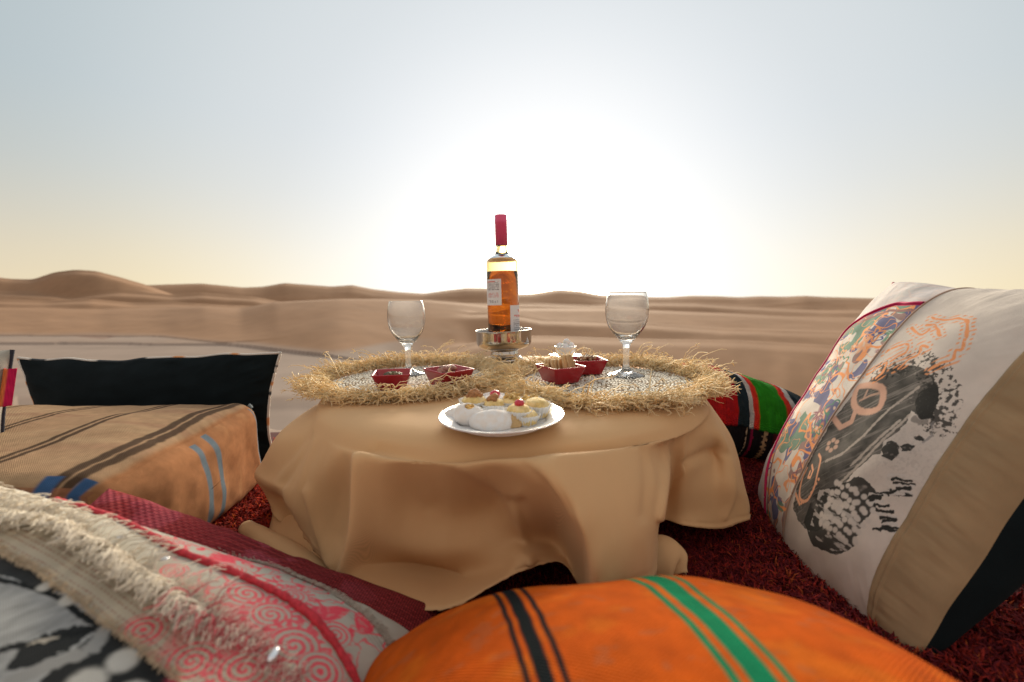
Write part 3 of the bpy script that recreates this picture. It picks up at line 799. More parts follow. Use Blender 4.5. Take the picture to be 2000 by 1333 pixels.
nuts(d2, .021, 26, .023, .030, .0056, [(.33, .16, .12), (.42, .25, .19), (.28, .13, .10), (.36, .2, .13)], 'nut', 'round pinkish brown nut heaped in the second red dish from the left', 'nut', 23, R(42), False, 1.05, 'round nuts heaped in the red dish')
nuts(d4, .025, 170, .007, .032, .0034, [(.25, .13, .06), (.38, .24, .12), (.18, .09, .05), (.48, .38, .22), (.30, .17, .10)], 'chopped_nuts', 'brown chopped nuts heaped in the red dish behind the biscuits', 'nuts', 24, R(8), True, 1.3)
# biscuits standing on edge
M_BIS = material('biscuit', attr=True, rough=.85, noise_amt=.25, noise_scale=220, bump=.6, bump_scale=500)
def biscuit(loc, yaw, lean, w, h, t, label, seed):
    rng = np.random.RandomState(seed)
    n = 22; a = np.linspace(0, 2 * PI, n, endpoint=False)
    ex = np.sign(np.cos(a)) * np.abs(np.cos(a)) ** .7 * w / 2; ez = np.sign(np.sin(a)) * np.abs(np.sin(a)) ** .7 * h / 2
    wob = 1 + .04 * fbm(np.cos(a) * 3 + seed, np.sin(a) * 3, 0, 2, seed)
    loops = []
    for sc_, y in ((.02, -t / 2), (.86, -t / 2), (1, -t * .28), (1, t * .28), (.86, t / 2), (.02, t / 2)):
        loops.append(np.stack([ex * wob * sc_, 0 * ex + y, ez * wob * sc_], -1))
    v = np.array(loops).reshape(-1, 3)
    c = np.tile(np.array([.50, .30, .13]) * rng.uniform(.85, 1.15), (len(v), 1)); c[2 * n:4 * n] = np.array([.60, .42, .22])
    o = make_mesh('biscuit', v, grid_faces(6, n, True), M_BIS, col=c)
    o.location = loc; o.rotation_euler = (lean, rng.uniform(-.1, .1), yaw)
    tag(o, label, 'biscuit', 'thin biscuits standing in the red dish')
ords = ['leftmost', 'second from left', 'third from left', 'fourth from left', 'fifth from left', 'sixth from left', 'seventh from left', 'rightmost']
for k in range(8):
    x = -.021 + .0058 * k
    tall = .036 if k not in (7, 5) else .045
    biscuit(d3 + np.array([x + .002, .004 * math.sin(k * 2.1), .0225 + (tall - .036) * .4]), R(62 + 5 * math.sin(k * 1.7)), R(-20 - 6 * math.sin(k)), .030, tall, .0042,
            'thin golden biscuit on edge in the red dish, ' + ords[k] + ' of its row', 40 + k)

# ---- sugar bowl
M_CHINA = material('white_china', (.78, .79, .80), .18, noise_amt=.02, coat=.4)
def build_sugar():
    c = GT(1104, 699, .004)
    root = empty('sugar_bowl', c, 'small white china bowl on a saucer behind the biscuit dish', 'bowl')
    v, f = lathe(crspline(np.array([(.0001, .001), (.022, .001), (.030, .003), (.041, .006), (.0415, .007), (.030, .0045), (.02, .003), (.0001, .003)]), 3), 40)
    make_mesh('saucer', v, f, M_CHINA, root)
    v, f = lathe(crspline(np.array([(.0001, .004), (.014, .004), (.020, .010), (.0265, .022), (.0272, .0285), (.0260, .0290), (.0245, .022), (.018, .011), (.0001, .008)]), 3), 40)
    make_mesh('bowl_body', v, f, M_CHINA, root)
    ms = material('sugar', (.85, .85, .86), .8, noise_amt=.03, bump=.5, bump_scale=1500, sss=.3)
    labs = ['left', 'middle', 'right', 'front', 'topmost']
    for k, (x, y, z, a) in enumerate([(-.014, 0, .029, .2), (.001, .008, .031, .8), (.014, 0, .031, 1.3), (-.002, -.010, .029, .5), (.003, -.001, .040, 1.1)]):
        v, f = blob((0, 0, 0), (.0105, .009, .0085), 10, 7, .12, 1.8, 60 + k, a)
        o = make_mesh('sugar_lump', v, f, ms); o.location = c + np.array([x, y, z])
        tag(o, 'white sugar lump in the small white bowl, ' + labs[k] + ' one of the heap', 'sugar lump', 'white sugar lumps in the small bowl')
build_sugar()

# ---- plate of pastries
pc = GT(980, 809, .013); pc[2] -= .012
def build_plate():
    root = empty('plate', pc, 'white china plate of assorted pastries at the front of the table', 'plate', rot=(0, -TILT, 0))
    v, f = lathe(crspline(np.array([(.0001, .0015), (.050, .001), (.056, .0035), (.060, .007), (.072, .0100), (.0775, .0120), (.0780, .0132), (.0773, .0138), (.071, .0122), (.060, .0092), (.056, .0065), (.050, .0045), (.0001, .0042)]), 4), 96)
    make_mesh('plate_body', v, f, M_CHINA, root)
build_plate()
M_CAKE = material('pastry', attr=True, rough=.8, noise_amt=.18, noise_scale=160, bump=.5, bump_scale=500, sss=.15)
M_PAPER = material('paper_case', (.90, .90, .89), .7, noise_amt=.03, translucent=.35)
M_POW = material('icing_sugar', (.90, .88, .86), .95, noise_amt=.05, noise_scale=120, bump=.8, bump_scale=900, tint2=(.84, .77, .70))
M_CHERRY = material('glace_cherry', (.55, .008, .03), .12, noise_amt=.1, coat=.6, sss=.3)
M_WAL = material('walnut', (.42, .19, .07), .6, noise_amt=.35, noise_scale=250, bump=.8, bump_scale=420)
PZ = .0055
def pastry(px, py, kind, label, s=1.0, rot=0.0, seed=0, cherry=False, walnut=False, nuts_=False, lift=0.0):
    s *= 1.12 if kind == 'mound' else (1.0 if kind == 'egg' else .90)
    c = GT(px, 807 + (py - 805) * 1.05 + 9, PZ + lift)
    root = empty('pastry', c, label, 'pastry', 'assorted pastries on the white plate', rot=(0, 0, rot))
    rng = np.random.RandomState(seed + 100)
    if kind in ('fluted', 'ring', 'case'):
        # crinkled paper case
        v, f = lathe(crspline(np.array([(.0001, 0), (.012, 0), (.0135, .003), (.0172, .011), (.0196, .017)]) * s, 3), 96, rib=lambda z, a: 1 + .045 * np.sin(a * 22) * (z > .002) + .08 * np.sin(a * 3 + seed) * (z / .017))
        o = make_mesh('paper_case', v, f, M_PAPER, root); q = o.modifiers.new('thick', 'SOLIDIFY'); q.thickness = .0003
    if kind == 'fluted':
        v, f = lathe(crspline(np.array([(.0001, .001), (.0115, .001), (.0150, .006), (.0158, .013), (.0135, .0195), (.0085, .0225), (.0001, .0235)]) * s, 4), 88, rib=lambda z, a: 1 + .075 * np.abs(np.sin(a * 7)) - .03)
        v = v + 0.0006 * fbm(v[:, 0] * 300, v[:, 1] * 300, v[:, 2] * 300, 2, seed)[:, None]
        cc = np.array([.72, .52, .20]) + np.array([.14, .16, .16]) * sstep(-.3, .5, fbm(v[:, 0] * 90, v[:, 1] * 90, v[:, 2] * 90, 3, seed))[:, None]
        make_mesh('cake', v, f, M_CAKE, root, col=cc)
        top = .0225 * s
    elif kind == 'mound':
        th = np.linspace(0, PI, 16); ph = np.linspace(0, 2 * PI, 40, endpoint=False)
        d = np.stack([np.sin(th)[:, None] * np.cos(ph), np.sin(th)[:, None] * np.sin(ph), np.cos(th)[:, None] + 0 * ph], -1).reshape(-1, 3)
        d = d * (1 + .05 * fbm(d[:, 0] * 2 + seed, d[:, 1] * 2, d[:, 2] * 2, 3, seed))[:, None]
        v = d * np.array([.0235, .0125, .0125]) * s
        v[:, 1] += 9.0 * v[:, 0] ** 2                     # crescent
        v[:, 0] *= 1 - 3.0 * np.abs(v[:, 1])
        v[:, 2] = np.maximum(v[:, 2] + .0045 * s, 0)
        make_mesh('cake', v, grid_faces(16, 40, True), M_POW, root); top = .021 * s
    elif kind == 'ring':
        v, f = lathe(crspline(np.array([(.004, .006), (.009, .012), (.0145, .0135), (.0165, .010), (.015, .004), (.0001, .003)]) * s, 4), 60, rib=lambda z, a: 1 + .03 * np.sin(a * 16))
        make_mesh('cake', v, f, M_POW, root); top = .013 * s
        v, f = blob((0, 0, .010 * s), (.0035, .0035, .0028), 10, 7, .15, 2, seed); make_mesh('topping', v, f, material('raisin', (.05, .03, .04), .5), root)
    elif kind == 'case':
        v, f = lathe(crspline(np.array([(.0001, .001), (.0125, .002), (.0160, .009), (.0165, .013), (.011, .016), (.0001, .017)]) * s, 4), 60)
        make_mesh('cake', v, f, M_POW, root); top = .0165 * s
    elif kind == 'egg':
        # white fondant shell, opened at the front, filled with chopped nuts
        th = np.linspace(0.75, PI, 18); ph = np.linspace(0, 2 * PI, 40, endpoint=False)
        rr = .0165 * s
        T_, P_ = np.meshgrid(th, ph, indexing='ij')
        T_ = T_ + (1 - (T_ - .75) / (PI - .75)) * (.45 * np.sin(P_ * 3 + 1) * .5 + .30 * np.sin(P_ + 1.5))
        v = np.stack([rr * 1.15 * np.sin(T_) * np.cos(P_), rr * np.sin(T_) * np.sin(P_), rr * (1 + np.cos(T_)) * .86], -1).reshape(-1, 3)
        o = make_mesh('shell', v, grid_faces(18, 40, True), M_POW, root); q = o.modifiers.new('thick', 'SOLIDIFY'); q.thickness = .0022
        parts = []
        for k in range(26):
            a = rng.uniform(0, 2 * PI); r_ = .010 * math.sqrt(rng.rand()) * s
            vv, ff = blob((r_ * math.cos(a) + .001, r_ * math.sin(a) - .001,   .017 * s + rng.uniform(0, .007)), (.0030, .0024, .0022), 8, 6, .15, 2, k)
            parts.append((vv, ff, np.array([.62, .38, .12]) * rng.uniform(.8, 1.25)))
        V, F, C = merge(parts); o = make_mesh('nut_filling', V, F, M_CAKE, root, col=C); top = .02 * s
    elif kind == 'wedge':
        v, f = squircle([(.0001, 0), (.0075, 0), (.0085, .002), (.0040, .019), (.0020, .0215), (.0001, .022)], 0, .25, 5)
        v[:, 0] *= 1.25 * s; v[:, 1] *= .85 * s; v[:, 2] *= s; v[:, 0] += v[:, 2] * .25
        cc = np.array([.60, .40, .19]) * (1 + .25 * fbm(v[:, 0] * 200, v[:, 1] * 200, v[:, 2] * 200, 3, 5))[:, None]
        make_mesh('cake', v, f, M_CAKE, root, col=cc); top = .02
    if cherry:
        v, f = blob((0, -.001, top + .003 * s), (.0075 * s, .0065 * s, .0050 * s), 18, 12, .06, 1.5, seed)
        make_mesh('cherry', v, f, M_CHERRY, root)
    if walnut:
        parts = []
        for k in range(13):
            a = rng.uniform(0, 2 * PI); q_ = rng.uniform(.3, 1)
            vv, ff = blob((.0095 * q_ * s * math.cos(a), .0080 * q_ * s * math.sin(a), top - .001 + .004 * rng.rand() + .003 * (1 - q_)), (.0052 * s, .0026 * s, .0034 * s), 14, 10, .55, 3.5, k + seed, rng.uniform(0, PI))
            parts.append((vv, ff))
        parts.append(blob((0, 0, top + .004), (.007 * s, .0055 * s, .005 * s), 14, 10, .35, 3, seed))
        V, F, _ = merge(parts); make_mesh('walnut', V, F, M_WAL, root)
    if nuts_:
        parts = []
        for k in range(18):
            a = rng.uniform(0, 2 * PI); r_ = .011 * math.sqrt(rng.rand()) * s
            vv, ff = blob((r_ * math.cos(a), r_ * math.sin(a), top - .001 + rng.uniform(0, .005)), (.0034, .0024, .0022), 8, 6, .2, 2, k, a)
            parts.append((vv, ff, np.array([.66, .44, .16]) * rng.uniform(.75, 1.3)))
        V, F, C = merge(parts); make_mesh('chopped_nuts', V, F, M_CAKE, root, col=C)
pastry(926, 796, 'fluted', 'yellow fluted pastry topped with a walnut, at the back left of the plate', 1.15, .3, 1, walnut=True)
pastry(967, 786, 'case', 'white iced pastry with a red cherry, at the back of the plate', 1.12, 0, 2, cherry=True)
pastry(966, 799, 'fluted', 'pastry with a brown nut topping, in the middle before the back cherry', .98, .1, 3, walnut=True)
pastry(1001, 794, 'fluted', 'pastry with chopped golden nuts, between the two cherry pastries', 1.0, .5, 4, nuts_=True)
pastry(1037, 790, 'case', 'pastry strewn with orange nut crumbs, at the back right of the plate', 1.0, .5, 5, nuts_=True)
pastry(1047, 804, 'fluted', 'pale yellow fluted pastry in a paper case, rightmost on the plate', 1.15, .2, 6)
pastry(1013, 812, 'fluted', 'fluted yellow pastry with a red cherry, front right of the plate', 1.0, .8, 7, cherry=True, lift=.003)
pastry(1030, 818, 'fluted', 'small ribbed pastry in white paper, in front of the rightmost one', .85, .1, 8)
pastry(966, 815, 'ring', 'white ring shaped pastry with a dark centre, in the middle of the plate', 1.05, 0, 9)
pastry(893, 806, 'mound', 'rounded white sugared pastry at the left edge of the plate', .72, .5, 10)
pastry(915, 816, 'egg', 'cracked white pastry shell filled with golden nuts, front left', .85, .4, 11)
pastry(963, 824, 'mound', 'smooth white crescent pastry at the front of the plate', 1.12, PI * .02, 12)
pastry(1001, 822, 'wedge', 'upright tan wedge pastry right of the white crescent', 1.0, .3, 13)

# ================================================================== cushions
def frame_of(P00, P10, P01, P11):
    a = (P10 - P00) + (P11 - P01); b = (P01 - P00) + (P11 - P10)
    n = np.cross(a, b); n = n / np.linalg.norm(n)
    ctr = (P00 + P10 + P01 + P11) / 4
    return n if np.dot(n, np.array([0, 0, CAMZ]) - ctr) > 0 else -n
def cushion_grid(C, s0, s1, ns, nt, T, pinch=.06, p=2.6, q=.55, side=1, wr=.004, seed=0, t0=0., t1=1., shift=None, freq=9, pinch2=None, wave=.004):
    """C: corners P00 (s0 t0), P10, P01, P11. returns verts (nt, ns, 3), S, Tt"""
    P00, P10, P01, P11 = [np.asarray(c, float) for c in C]
    s = np.linspace(s0, s1, ns); t = np.linspace(t0, t1, nt)
    TT, SS = np.meshgrid(t, s, indexing='ij')
    ss = .5 + (SS - .5) * (1 - pinch * np.sin(PI * TT)); tt = .5 + (TT - .5) * (1 - (pinch if pinch2 is None else pinch + (pinch2 - pinch) * TT) * np.sin(PI * SS))
    B = (P00 * ((1 - ss) * (1 - tt))[..., None] + P10 * (ss * (1 - tt))[..., None] + P01 * ((1 - ss) * tt)[..., None] + P11 * (ss * tt)[..., None])
    B = B + ((P00 - P01) / (np.linalg.norm(P00 - P01) + 1e-9)) * (wave * fbm(SS * 5, TT * 1.5, 2, 2, seed + 21))[..., None]
    n = frame_of(P00, P10, P01, P11)
    e = np.clip((1 - np.abs(2 * SS - 1) ** p) * (1 - np.abs(2 * TT - 1) ** p), 0, 1)
    h = T * e ** q
    edge = np.clip(1 - e, 0, 1) ** 3 * .7
    ctr = np.arctan2(TT - .5, SS - .5)
    w = fbm(ctr * freq, e * 1.5, side, 3, seed) * edge * sstep(0, .12, e) * wr * 2.2 + wr * .8 * fbm(SS * 4, TT * 4, side, 3, seed + 3) * sstep(0, .3, e)
    V = B + n * ((h + w) * side)[..., None]
    if shift is not None: V = V + np.asarray(shift) * (e ** .45)[..., None]
    V = V + n * (.0035 * fbm(SS * 7, TT * 7, 5, 2, seed + 9))[..., None]
    return V, SS, TT
def boundary(C, pinch, seed, n=60, wave=.004):
    out = []
    for k in range(4):
        if k == 0: V, _, _ = cushion_grid(C, 0, 1, n, 2, 0, pinch, seed=seed, wave=wave); out.append(V[0])
        if k == 1: V, _, _ = cushion_grid(C, 0, 1, 2, n, 0, pinch, seed=seed, wave=wave); out.append(V[:, 1])
        if k == 2: V, _, _ = cushion_grid(C, 0, 1, n, 2, 0, pinch, seed=seed, wave=wave); out.append(V[1][::-1])
        if k == 3: V, _, _ = cushion_grid(C, 0, 1, 2, n, 0, pinch, seed=seed, wave=wave); out.append(V[::-1, 0])
    return np.concatenate([o[:-1] for o in out])
def panel(name, V, mat, root, col=None, SS=None, TT=None, flip=False, uvs=1.0):
    f = grid_faces(V.shape[0], V.shape[1])
    if flip: f = f[:, ::-1]
    uv = None if SS is None else np.stack([SS, TT], -1).reshape(-1, 2) * uvs
    o = make_mesh(name, V.reshape(-1, 3), f, mat, root, col=None if col is None else col.reshape(-1, 3), uv=uv)
    return bake(o, root)

M_CANVAS = material('printed_cotton', attr=True, rough=.85, noise_amt=.07, noise_scale=40, weave=(260, 260), weave_bump=.25, spec=.15)
M_WOOL = material('woven_wool', attr=True, rough=.95, noise_amt=.16, noise_scale=60, weave=(120, 200), weave_bump=1.0, spec=.12, bump=.3, bump_scale=300)
M_BLACK = material('black_cotton', (.006, .010, .012), .95, noise_amt=.2, noise_scale=20, bump=.15, bump_scale=600, spec=.10)
M_KHAKI = material('khaki_cotton', attr=True, rough=.85, noise_amt=.08, noise_scale=25, spec=.15, weave=(300, 300), weave_bump=.2)

def over(c, mask, col):
    m = np.clip(mask, 0, 1)[..., None]; return c * (1 - m) + np.asarray(col) * m
def soft(d, w): return 1 - sstep(w * .7, w * 1.3, d)

# ---- large printed cushion on the right
RC = [np.array(p) for p in ((.735, .80, .430), (.70, .43, .405), (.500, .80, .012), (.440, .412, .000))]   # A (s0,t0), D (s1,t0), B (s0,t1), C (s1,t1)
PIP = [(.47, .135), (.40, .146), (.341, .150), (.231, .204), (.157, .245), (.099, .314), (.075, .45), (.080, .592), (.147, .740), (.191, .857), (.234, .927), (.26, 1.0)]
def floral(S, T):
    """cotton strip: flowers and scrolls printed in orange, plum, navy and green"""
    x = S * .38; y = T * .47
    c = np.zeros(S.shape + (3,)) + np.array([.64, .59, .53])
    wx = x + .004 * noise(x * 60, y * 60, 0, 211); wy = y + .004 * noise(x * 60, y * 60, 3, 212)
    f = lambda q, z, sd: fbm(wx * q, wy * q, z, 2, sd)
    n1 = f(30, 0, 201); n2 = f(34, 7, 202); n3 = f(42, 9, 203); n4 = f(26, 1, 204); n5 = f(50, 4, 205)
    c = over(c, sstep(.20, .23, n2) * .9, (.27, .16, .15))
    c = over(c, sstep(.22, .25, n3) * .9, (.10, .11, .24))
    c = over(c, sstep(.24, .27, n4) * .9, (.13, .25, .18))
    c = over(c, soft(np.abs(n1), .055), (.80, .32, .12))
    c = over(c, soft(np.abs(n5 - .12), .035), (.78, .36, .18))
    rng = np.random.RandomState(77)
    for k in range(34):
        cx, cy_ = rng.uniform(.03, .18), rng.uniform(0.02, .46); dx = wx - cx; dy = wy - cy_
        r = np.hypot(dx, dy); a = np.arctan2(dy, dx)
        pet = rng.uniform(.006, .015) * (1 + .35 * np.cos(a * (4 + k % 3) + k))
        colr = [(.74, .31, .12), (.07, .09, .26), (.28, .13, .15), (.12, .27, .18), (.78, .40, .22)][k % 5]
        c = over(c, soft(np.abs(r - pet), .0018) if k % 2 else soft(r, pet * .85), colr)
        c = over(c, soft(r, .0028), (.72, .55, .42))
        c = over(c, soft(np.abs(np.sin(a * 3 + k)), .12) * (r > .003) * (r < pet * .9) * (k % 2 == 0), (.60, .50, .46))
    d = poly_d(S, T, PIP)
    sp = np.interp(T, [p[1] for p in PIP], [p[0] for p in PIP])
    outside = (S < sp - .012) | ((T < .14) & (S < .5))
    c = over(c, outside * .9, (.60, .56, .54))
    c = over(c, soft(np.abs(d), .010), (.50, .012, .09))
    c = over(c, soft(np.abs(d - .035), .006) * (~outside), (.30, .16, .14))
    c = over(c, soft(np.abs(S - SEAM1), .008), (.28, .18, .12))
    return c
SEAM1, SEAM2 = .47, .885
RARGS = dict(T=.082, pinch=.045, seed=61, wr=.0030, q=.5, pinch2=-.16)
INK = (.034, .034, .031)
W_MASS = [(.550, .415), (.590, .375), (.651, .358), (.714, .364), (.774, .403), (.802, .432), (.808, .462), (.818, .484), (.790, .497), (.750, .482), (.760, .520), (.752, .555), (.735, .585), (.745, .618), (.723, .625), (.712, .651), (.694, .684), (.682, .744), (.66, .80), (.70, .835), (.660, .865), (.600, .882), (.555, .879), (.505, .862), (.480, .815), (.476, .69), (.480, .584), (.496, .489)]
W_LUMP = [(.730, .435), (.746, .408), (.776, .405), (.802, .432), (.808, .462), (.819, .480), (.790, .497), (.762, .482)]
W_NOSE = [(.802, .541), (.813, .530), (.834, .536), (.818, .547)]
W_LIPS = [(.780, .580), (.794, .563), (.818, .561), (.815, .576), (.795, .590)]
W_CHIN = [(.740, .605), (.752, .574), (.780, .580), (.795, .607), (.786, .622), (.755, .622)]
W_FLOWER = [(.492, .478), (.523, .461), (.571, .453), (.606, .457), (.632, .486), (.635, .513), (.595, .534), (.553, .536), (.515, .518)]
W_PAISLEY = [(.484, .751), (.486, .786), (.518, .827), (.560, .820), (.573, .782), (.561, .746), (.539, .709), (.513, .699)]
def woman_print(S, T):
    x = S * .38; y = T * .47
    j1 = .006 * fbm(x * 160, y * 160, 0, 3, 221); j2 = .006 * fbm(x * 160, y * 160, 5, 3, 222)
    s = S + j1; t = T + j2 * .8
    c = np.zeros(S.shape + (3,)) + np.array([.64, .575, .51])
    grain = fbm(x * 420, y * 420, 0, 2, 223)
    shade = sstep(.02, .20, .19 - np.hypot((S - .80) * .9, T - .60))
    c = over(c, .22 * shade + .18 * (grain > .25) * shade, (.22, .20, .19))
    # dark ink of hair, veil and shoulder
    m = in_poly(s, t, W_MASS).astype(float)
    streak = fbm((x * .75 + y * .65) * 420, (x * -.65 + y * .75) * 26, 0, 3, 224)
    m = m * np.clip(.97 - .22 * sstep(.10, .5, streak) - .22 * sstep(.25, .6, grain) * sstep(.02, .35, fbm(x * 25, y * 25, 0, 2, 225)), 0, 1)
    tone_ = np.clip(.5 + .9 * fbm(x * 90, y * 90, 8, 4, 240), 0, 1)[..., None]
    c = c * (1 - m[..., None]) + m[..., None] * (np.array(INK) * (1 - tone_) + np.array([.115, .108, .096]) * tone_)
    c = over(c, .35 * sstep(.1, .5, fbm(x * 22, y * 22, 2, 3, 226)) * in_poly(s, t, W_MASS), (.16, .15, .14))
    # curls breaking out round the crown
    ring = (np.abs(poly_d(S, T, [(.55, .40), (.651, .350), (.74, .365), (.815, .425), (.835, .48)])) < .035 + .02 * grain)
    c = over(c, ring * sstep(-.05, .15, fbm(x * 260, y * 260, 0, 4, 227)) * .9, INK)
    for L in ([(.720, .416), (.678, .495), (.656, .588), (.613, .667), (.568, .703)], [(.754, .493), (.739, .551), (.715, .620), (.691, .680), (.669, .726)], [(.738, .518), (.712, .582), (.682, .651), (.672, .676)]):
        c = over(c, .8 * soft(poly_d(S, T, L) + .003 * grain, .0045), (.50, .44, .38))
    # face: forehead, nose and mouth in clear cloth, a few ink marks
    for P_ in (W_LUMP, W_NOSE, W_LIPS, W_CHIN): c = over(c, in_poly(s, t, P_) * (.96 - .2 * (grain > .4)), INK)
    c = over(c, .55 * soft(poly_d(s, t, [(.772, .500), (.790, .505), (.806, .497)]), .007), INK)
    c = over(c, .8 * soft(poly_d(s, t, [(.822, .49), (.842, .520), (.828, .545)]) + .004 * grain, .0025), (.25, .24, .23))
    # necklace of pale beads over the dark chest, feathers at the right
    chest = in_poly(s, t, [(.58, .80), (.665, .735), (.72, .69), (.79, .705), (.81, .745), (.80, .79), (.81, .85), (.76, .89), (.66, .90), (.58, .87)])
    c = over(c, chest * .95 * sstep(-.55, -.2, fbm(x * 60, y * 60, 3, 3, 228)), INK)
    rng = np.random.RandomState(31)
    for k in range(64):
        r_ = k // 11; q = (k % 11) / 10.
        cx = .655 + .150 * q + rng.normal(0, .004); cy_ = .735 + .022 * r_ - .035 * q + .05 * q * q + rng.normal(0, .003)
        c = over(c, soft(np.hypot((S - cx) * .38, (T - cy_) * .47), .0031 + .0008 * rng.rand()), (.58, .53, .48))
    for k in range(30):
        q = k / 29.; cx = .800 + .035 * math.sin(q * 9) + .02 * q; cy_ = .655 + .13 * q
        L = [(cx, cy_), (cx + .034 + .01 * math.sin(k), cy_ - .020)]
        c = over(c, soft(poly_d(s, t, L) + .002 * grain, .0034), INK if k % 3 else (.56, .52, .48))
    low = in_poly(s, t, [(.60, .775), (.66, .75), (.80, .80), (.805, .86), (.74, .885), (.62, .88)])
    c = over(c, low * sstep(.0, .2, fbm(x * 70, y * 240, 0, 3, 229)) * .8, (.55, .51, .47))
    # orange flower, paisley and scrolls
    sm_ = lambda L, closed=False: [tuple(p) for p in crspline(np.array(L), 6, 0, closed)]
    org = (.78, .40, .24)
    c = over(c, soft(poly_d(S, T, sm_(W_FLOWER, True) + [W_FLOWER[0]]) + .002 * grain, .011), (.66, .40, .29))
    c = over(c, .8 * soft(poly_d(S, T, [(.54, .51), (.57, .485), (.60, .47)]), .004), (.55, .36, .27))
    c = over(c, .8 * soft(poly_d(S, T, [(.55, .50), (.545, .475)]), .004), (.55, .36, .27))
    c = over(c, soft(poly_d(S, T, [(.480, .590), (.532, .603), (.563, .575), (.552, .545)]), .009), (.62, .38, .28))
    for k in range(6):
        a = k * PI / 3; c = over(c, soft(np.hypot((S - .548 - .020 * math.cos(a)) * .38, (T - .658 - .016 * math.sin(a)) * .47), .0034), (.60, .40, .30))
    c = over(c, soft(poly_d(S, T, sm_(W_PAISLEY)), .0040), org)
    c = over(c, soft(poly_d(S, T, [(.505, .735), (.528, .745), (.530, .765), (.515, .768), (.512, .752)]), .004), org)
    for k in range(16):
        q = k / 15.; cx = np.interp(q, [0, .4, .7, 1], [.489, .530, .565, .578]); cy_ = np.interp(q, [0, .4, .7, 1], [.827, .840, .815, .755])
        c = over(c, soft(np.hypot((S - cx) * .38, (T - cy_) * .47), .0020), org)
    o2 = (.80, .33, .14)
    for L in ([(.566, .220), (.605, .222), (.657, .250)], [(.700, .19), (.757, .272), (.745, .289), (.757, .318), (.735, .335), (.720, .360)], [(.656, .299), (.625, .297), (.640, .324), (.616, .353), (.605, .385)],
              [(.56, .19), (.614, .193), (.651, .180), (.693, .187), (.716, .212)], [(.50, .34), (.534, .318), (.566, .301), (.585, .328), (.560, .365)], [(.49, .43), (.541, .372), (.561, .407), (.553, .434)], [(.52, .24), (.58, .26), (.60, .24)]):
        d = poly_d(S + .004 * noise(x * 110, y * 110, 0, 230), T + .004 * noise(x * 110, y * 110, 4, 230), sm_(L))
        c = over(c, soft(d, .0045) * sstep(-.75, -.4, grain), o2)
        c = over(c, .8 * soft(np.abs(d - .015), .004) * (np.sin((S + T) * 260) > .1), o2)
    return c
def khaki(S, T):
    n = fbm(S * 3, T * 34, 0, 3, 301)
    c = np.zeros(S.shape + (3,)) + np.array([.33, .235, .135])
    return c * (1 + .10 * n[..., None])
def build_right_cushion():
    root = empty('cushion', (.60, .62, 0), 'large white cushion printed with a woman in profile, leaning at the right', 'cushion', 'loose cushions around the table')
    C = RC
    def P(s0, s1, ns, nt, **k):
        a = dict(RARGS); a.update(k); return cushion_grid(C, s0, s1, ns, nt, **a)
    V, S, T = P(0, SEAM1, 300, 560); panel('floral_strip', V, M_CANVAS, root, floral(S, T), S, T, True)
    pc_ = crspline(np.array(PIP), 10); n = frame_of(*C)
    ii = np.clip((pc_[:, 1] * 559).astype(int), 0, 559); jj = np.clip((pc_[:, 0] / SEAM1 * 299).astype(int), 0, 299)
    path = V[ii, jj]; path = np.array([path[max(0, k - 2):k + 3].mean(0) for k in range(len(path))])
    bake(tube_obj('piping', path + n * .0008, .0022, material('piping_magenta', (.50, .01, .10), .7), root), root)
    V, S, T = P(SEAM1, SEAM2, 360, 640)
    panel('print_panel', V, M_CANVAS, root, woman_print(S, T), S, T, True)
    V, S, T = P(SEAM2, 1, 110, 520)
    n = frame_of(*C); q = (S - SEAM2) / (1 - SEAM2)
    pl = .0035 * fbm(S * 5, T * 24 + .8 * np.sin(S * 9), 0, 3, 401) * np.sin(PI * np.clip(q, 0, 1)) ** .5 + .0018 * np.exp(-((q - .06) / .05) ** 2) + .0015 * np.exp(-((q - .16) / .03) ** 2)
    V = V + n * pl[..., None]
    panel('khaki_band', V, M_KHAKI, root, khaki(S, T), S, T, True)
    V, S, T = P(0, 1, 90, 90, side=-1, T=.085, shift=(0.0, -.045, 0.0)); panel('back_panel', V, M_BLACK, root, None, S, T)
    # piping along the left seam and the edge
    V, _, _ = P(.0, .0001, 2, 120, T=0); bake(tube_obj('edge_seam', V[:, 0], .0022, material('seam_red', (.35, .02, .05), .8), root), root)
    V, _, _ = P(SEAM1 - .001, SEAM1 + .001, 2, 200); n = frame_of(*C)
    bake(tube_obj('seam', V[:, 0] + n * .0006, .0014, material('seam_tan', (.36, .25, .19), .9), root), root)
build_right_cushion()

# ---- orange cushion at the front
OC = [np.array(p) for p in ((-.145, .375, .030), (.300, .405, .030), (-.11, -.12, .02), (.42, -.06, .015))]
def orange(S, T):
    n = fbm(S * 5, T * 5, 0, 4, 501)
    c = np.zeros(S.shape + (3,)) + np.array([.56, .093, .003])
    c = over(c, .45 * sstep(.0, .5, n), (.52, .07, .003))
    c = over(c, .35 * sstep(.05, .5, fbm(S * 14, T * 30, 1, 4, 502)), (.70, .19, .012))
    c = over(c, .35 * sstep(.38, .5, fbm(S * 30, T * 60, 1, 3, 503)), (.34, .12, .05))
    w = S + .004 * fbm(T * 18, S * 2, 0, 3, 504)
    def band(a, b, col, c): return over(c, sstep(a - .002, a + .002, w) * (1 - sstep(b - .002, b + .002, w)), col)
    dk = (.005, .009, .011); gr = (.002, .20, .085)
    w = w + (S - .37) / .13 * .09 * (T - .1); w = w / 1.08
    c = band(.243, .251, dk, c); c = band(.258, .278, dk, c); c = band(.287, .295, dk, c)
    c = band(.468, .479, gr, c); c = band(.490, .522, gr, c); c = band(.533, .542, gr, c)
    return c
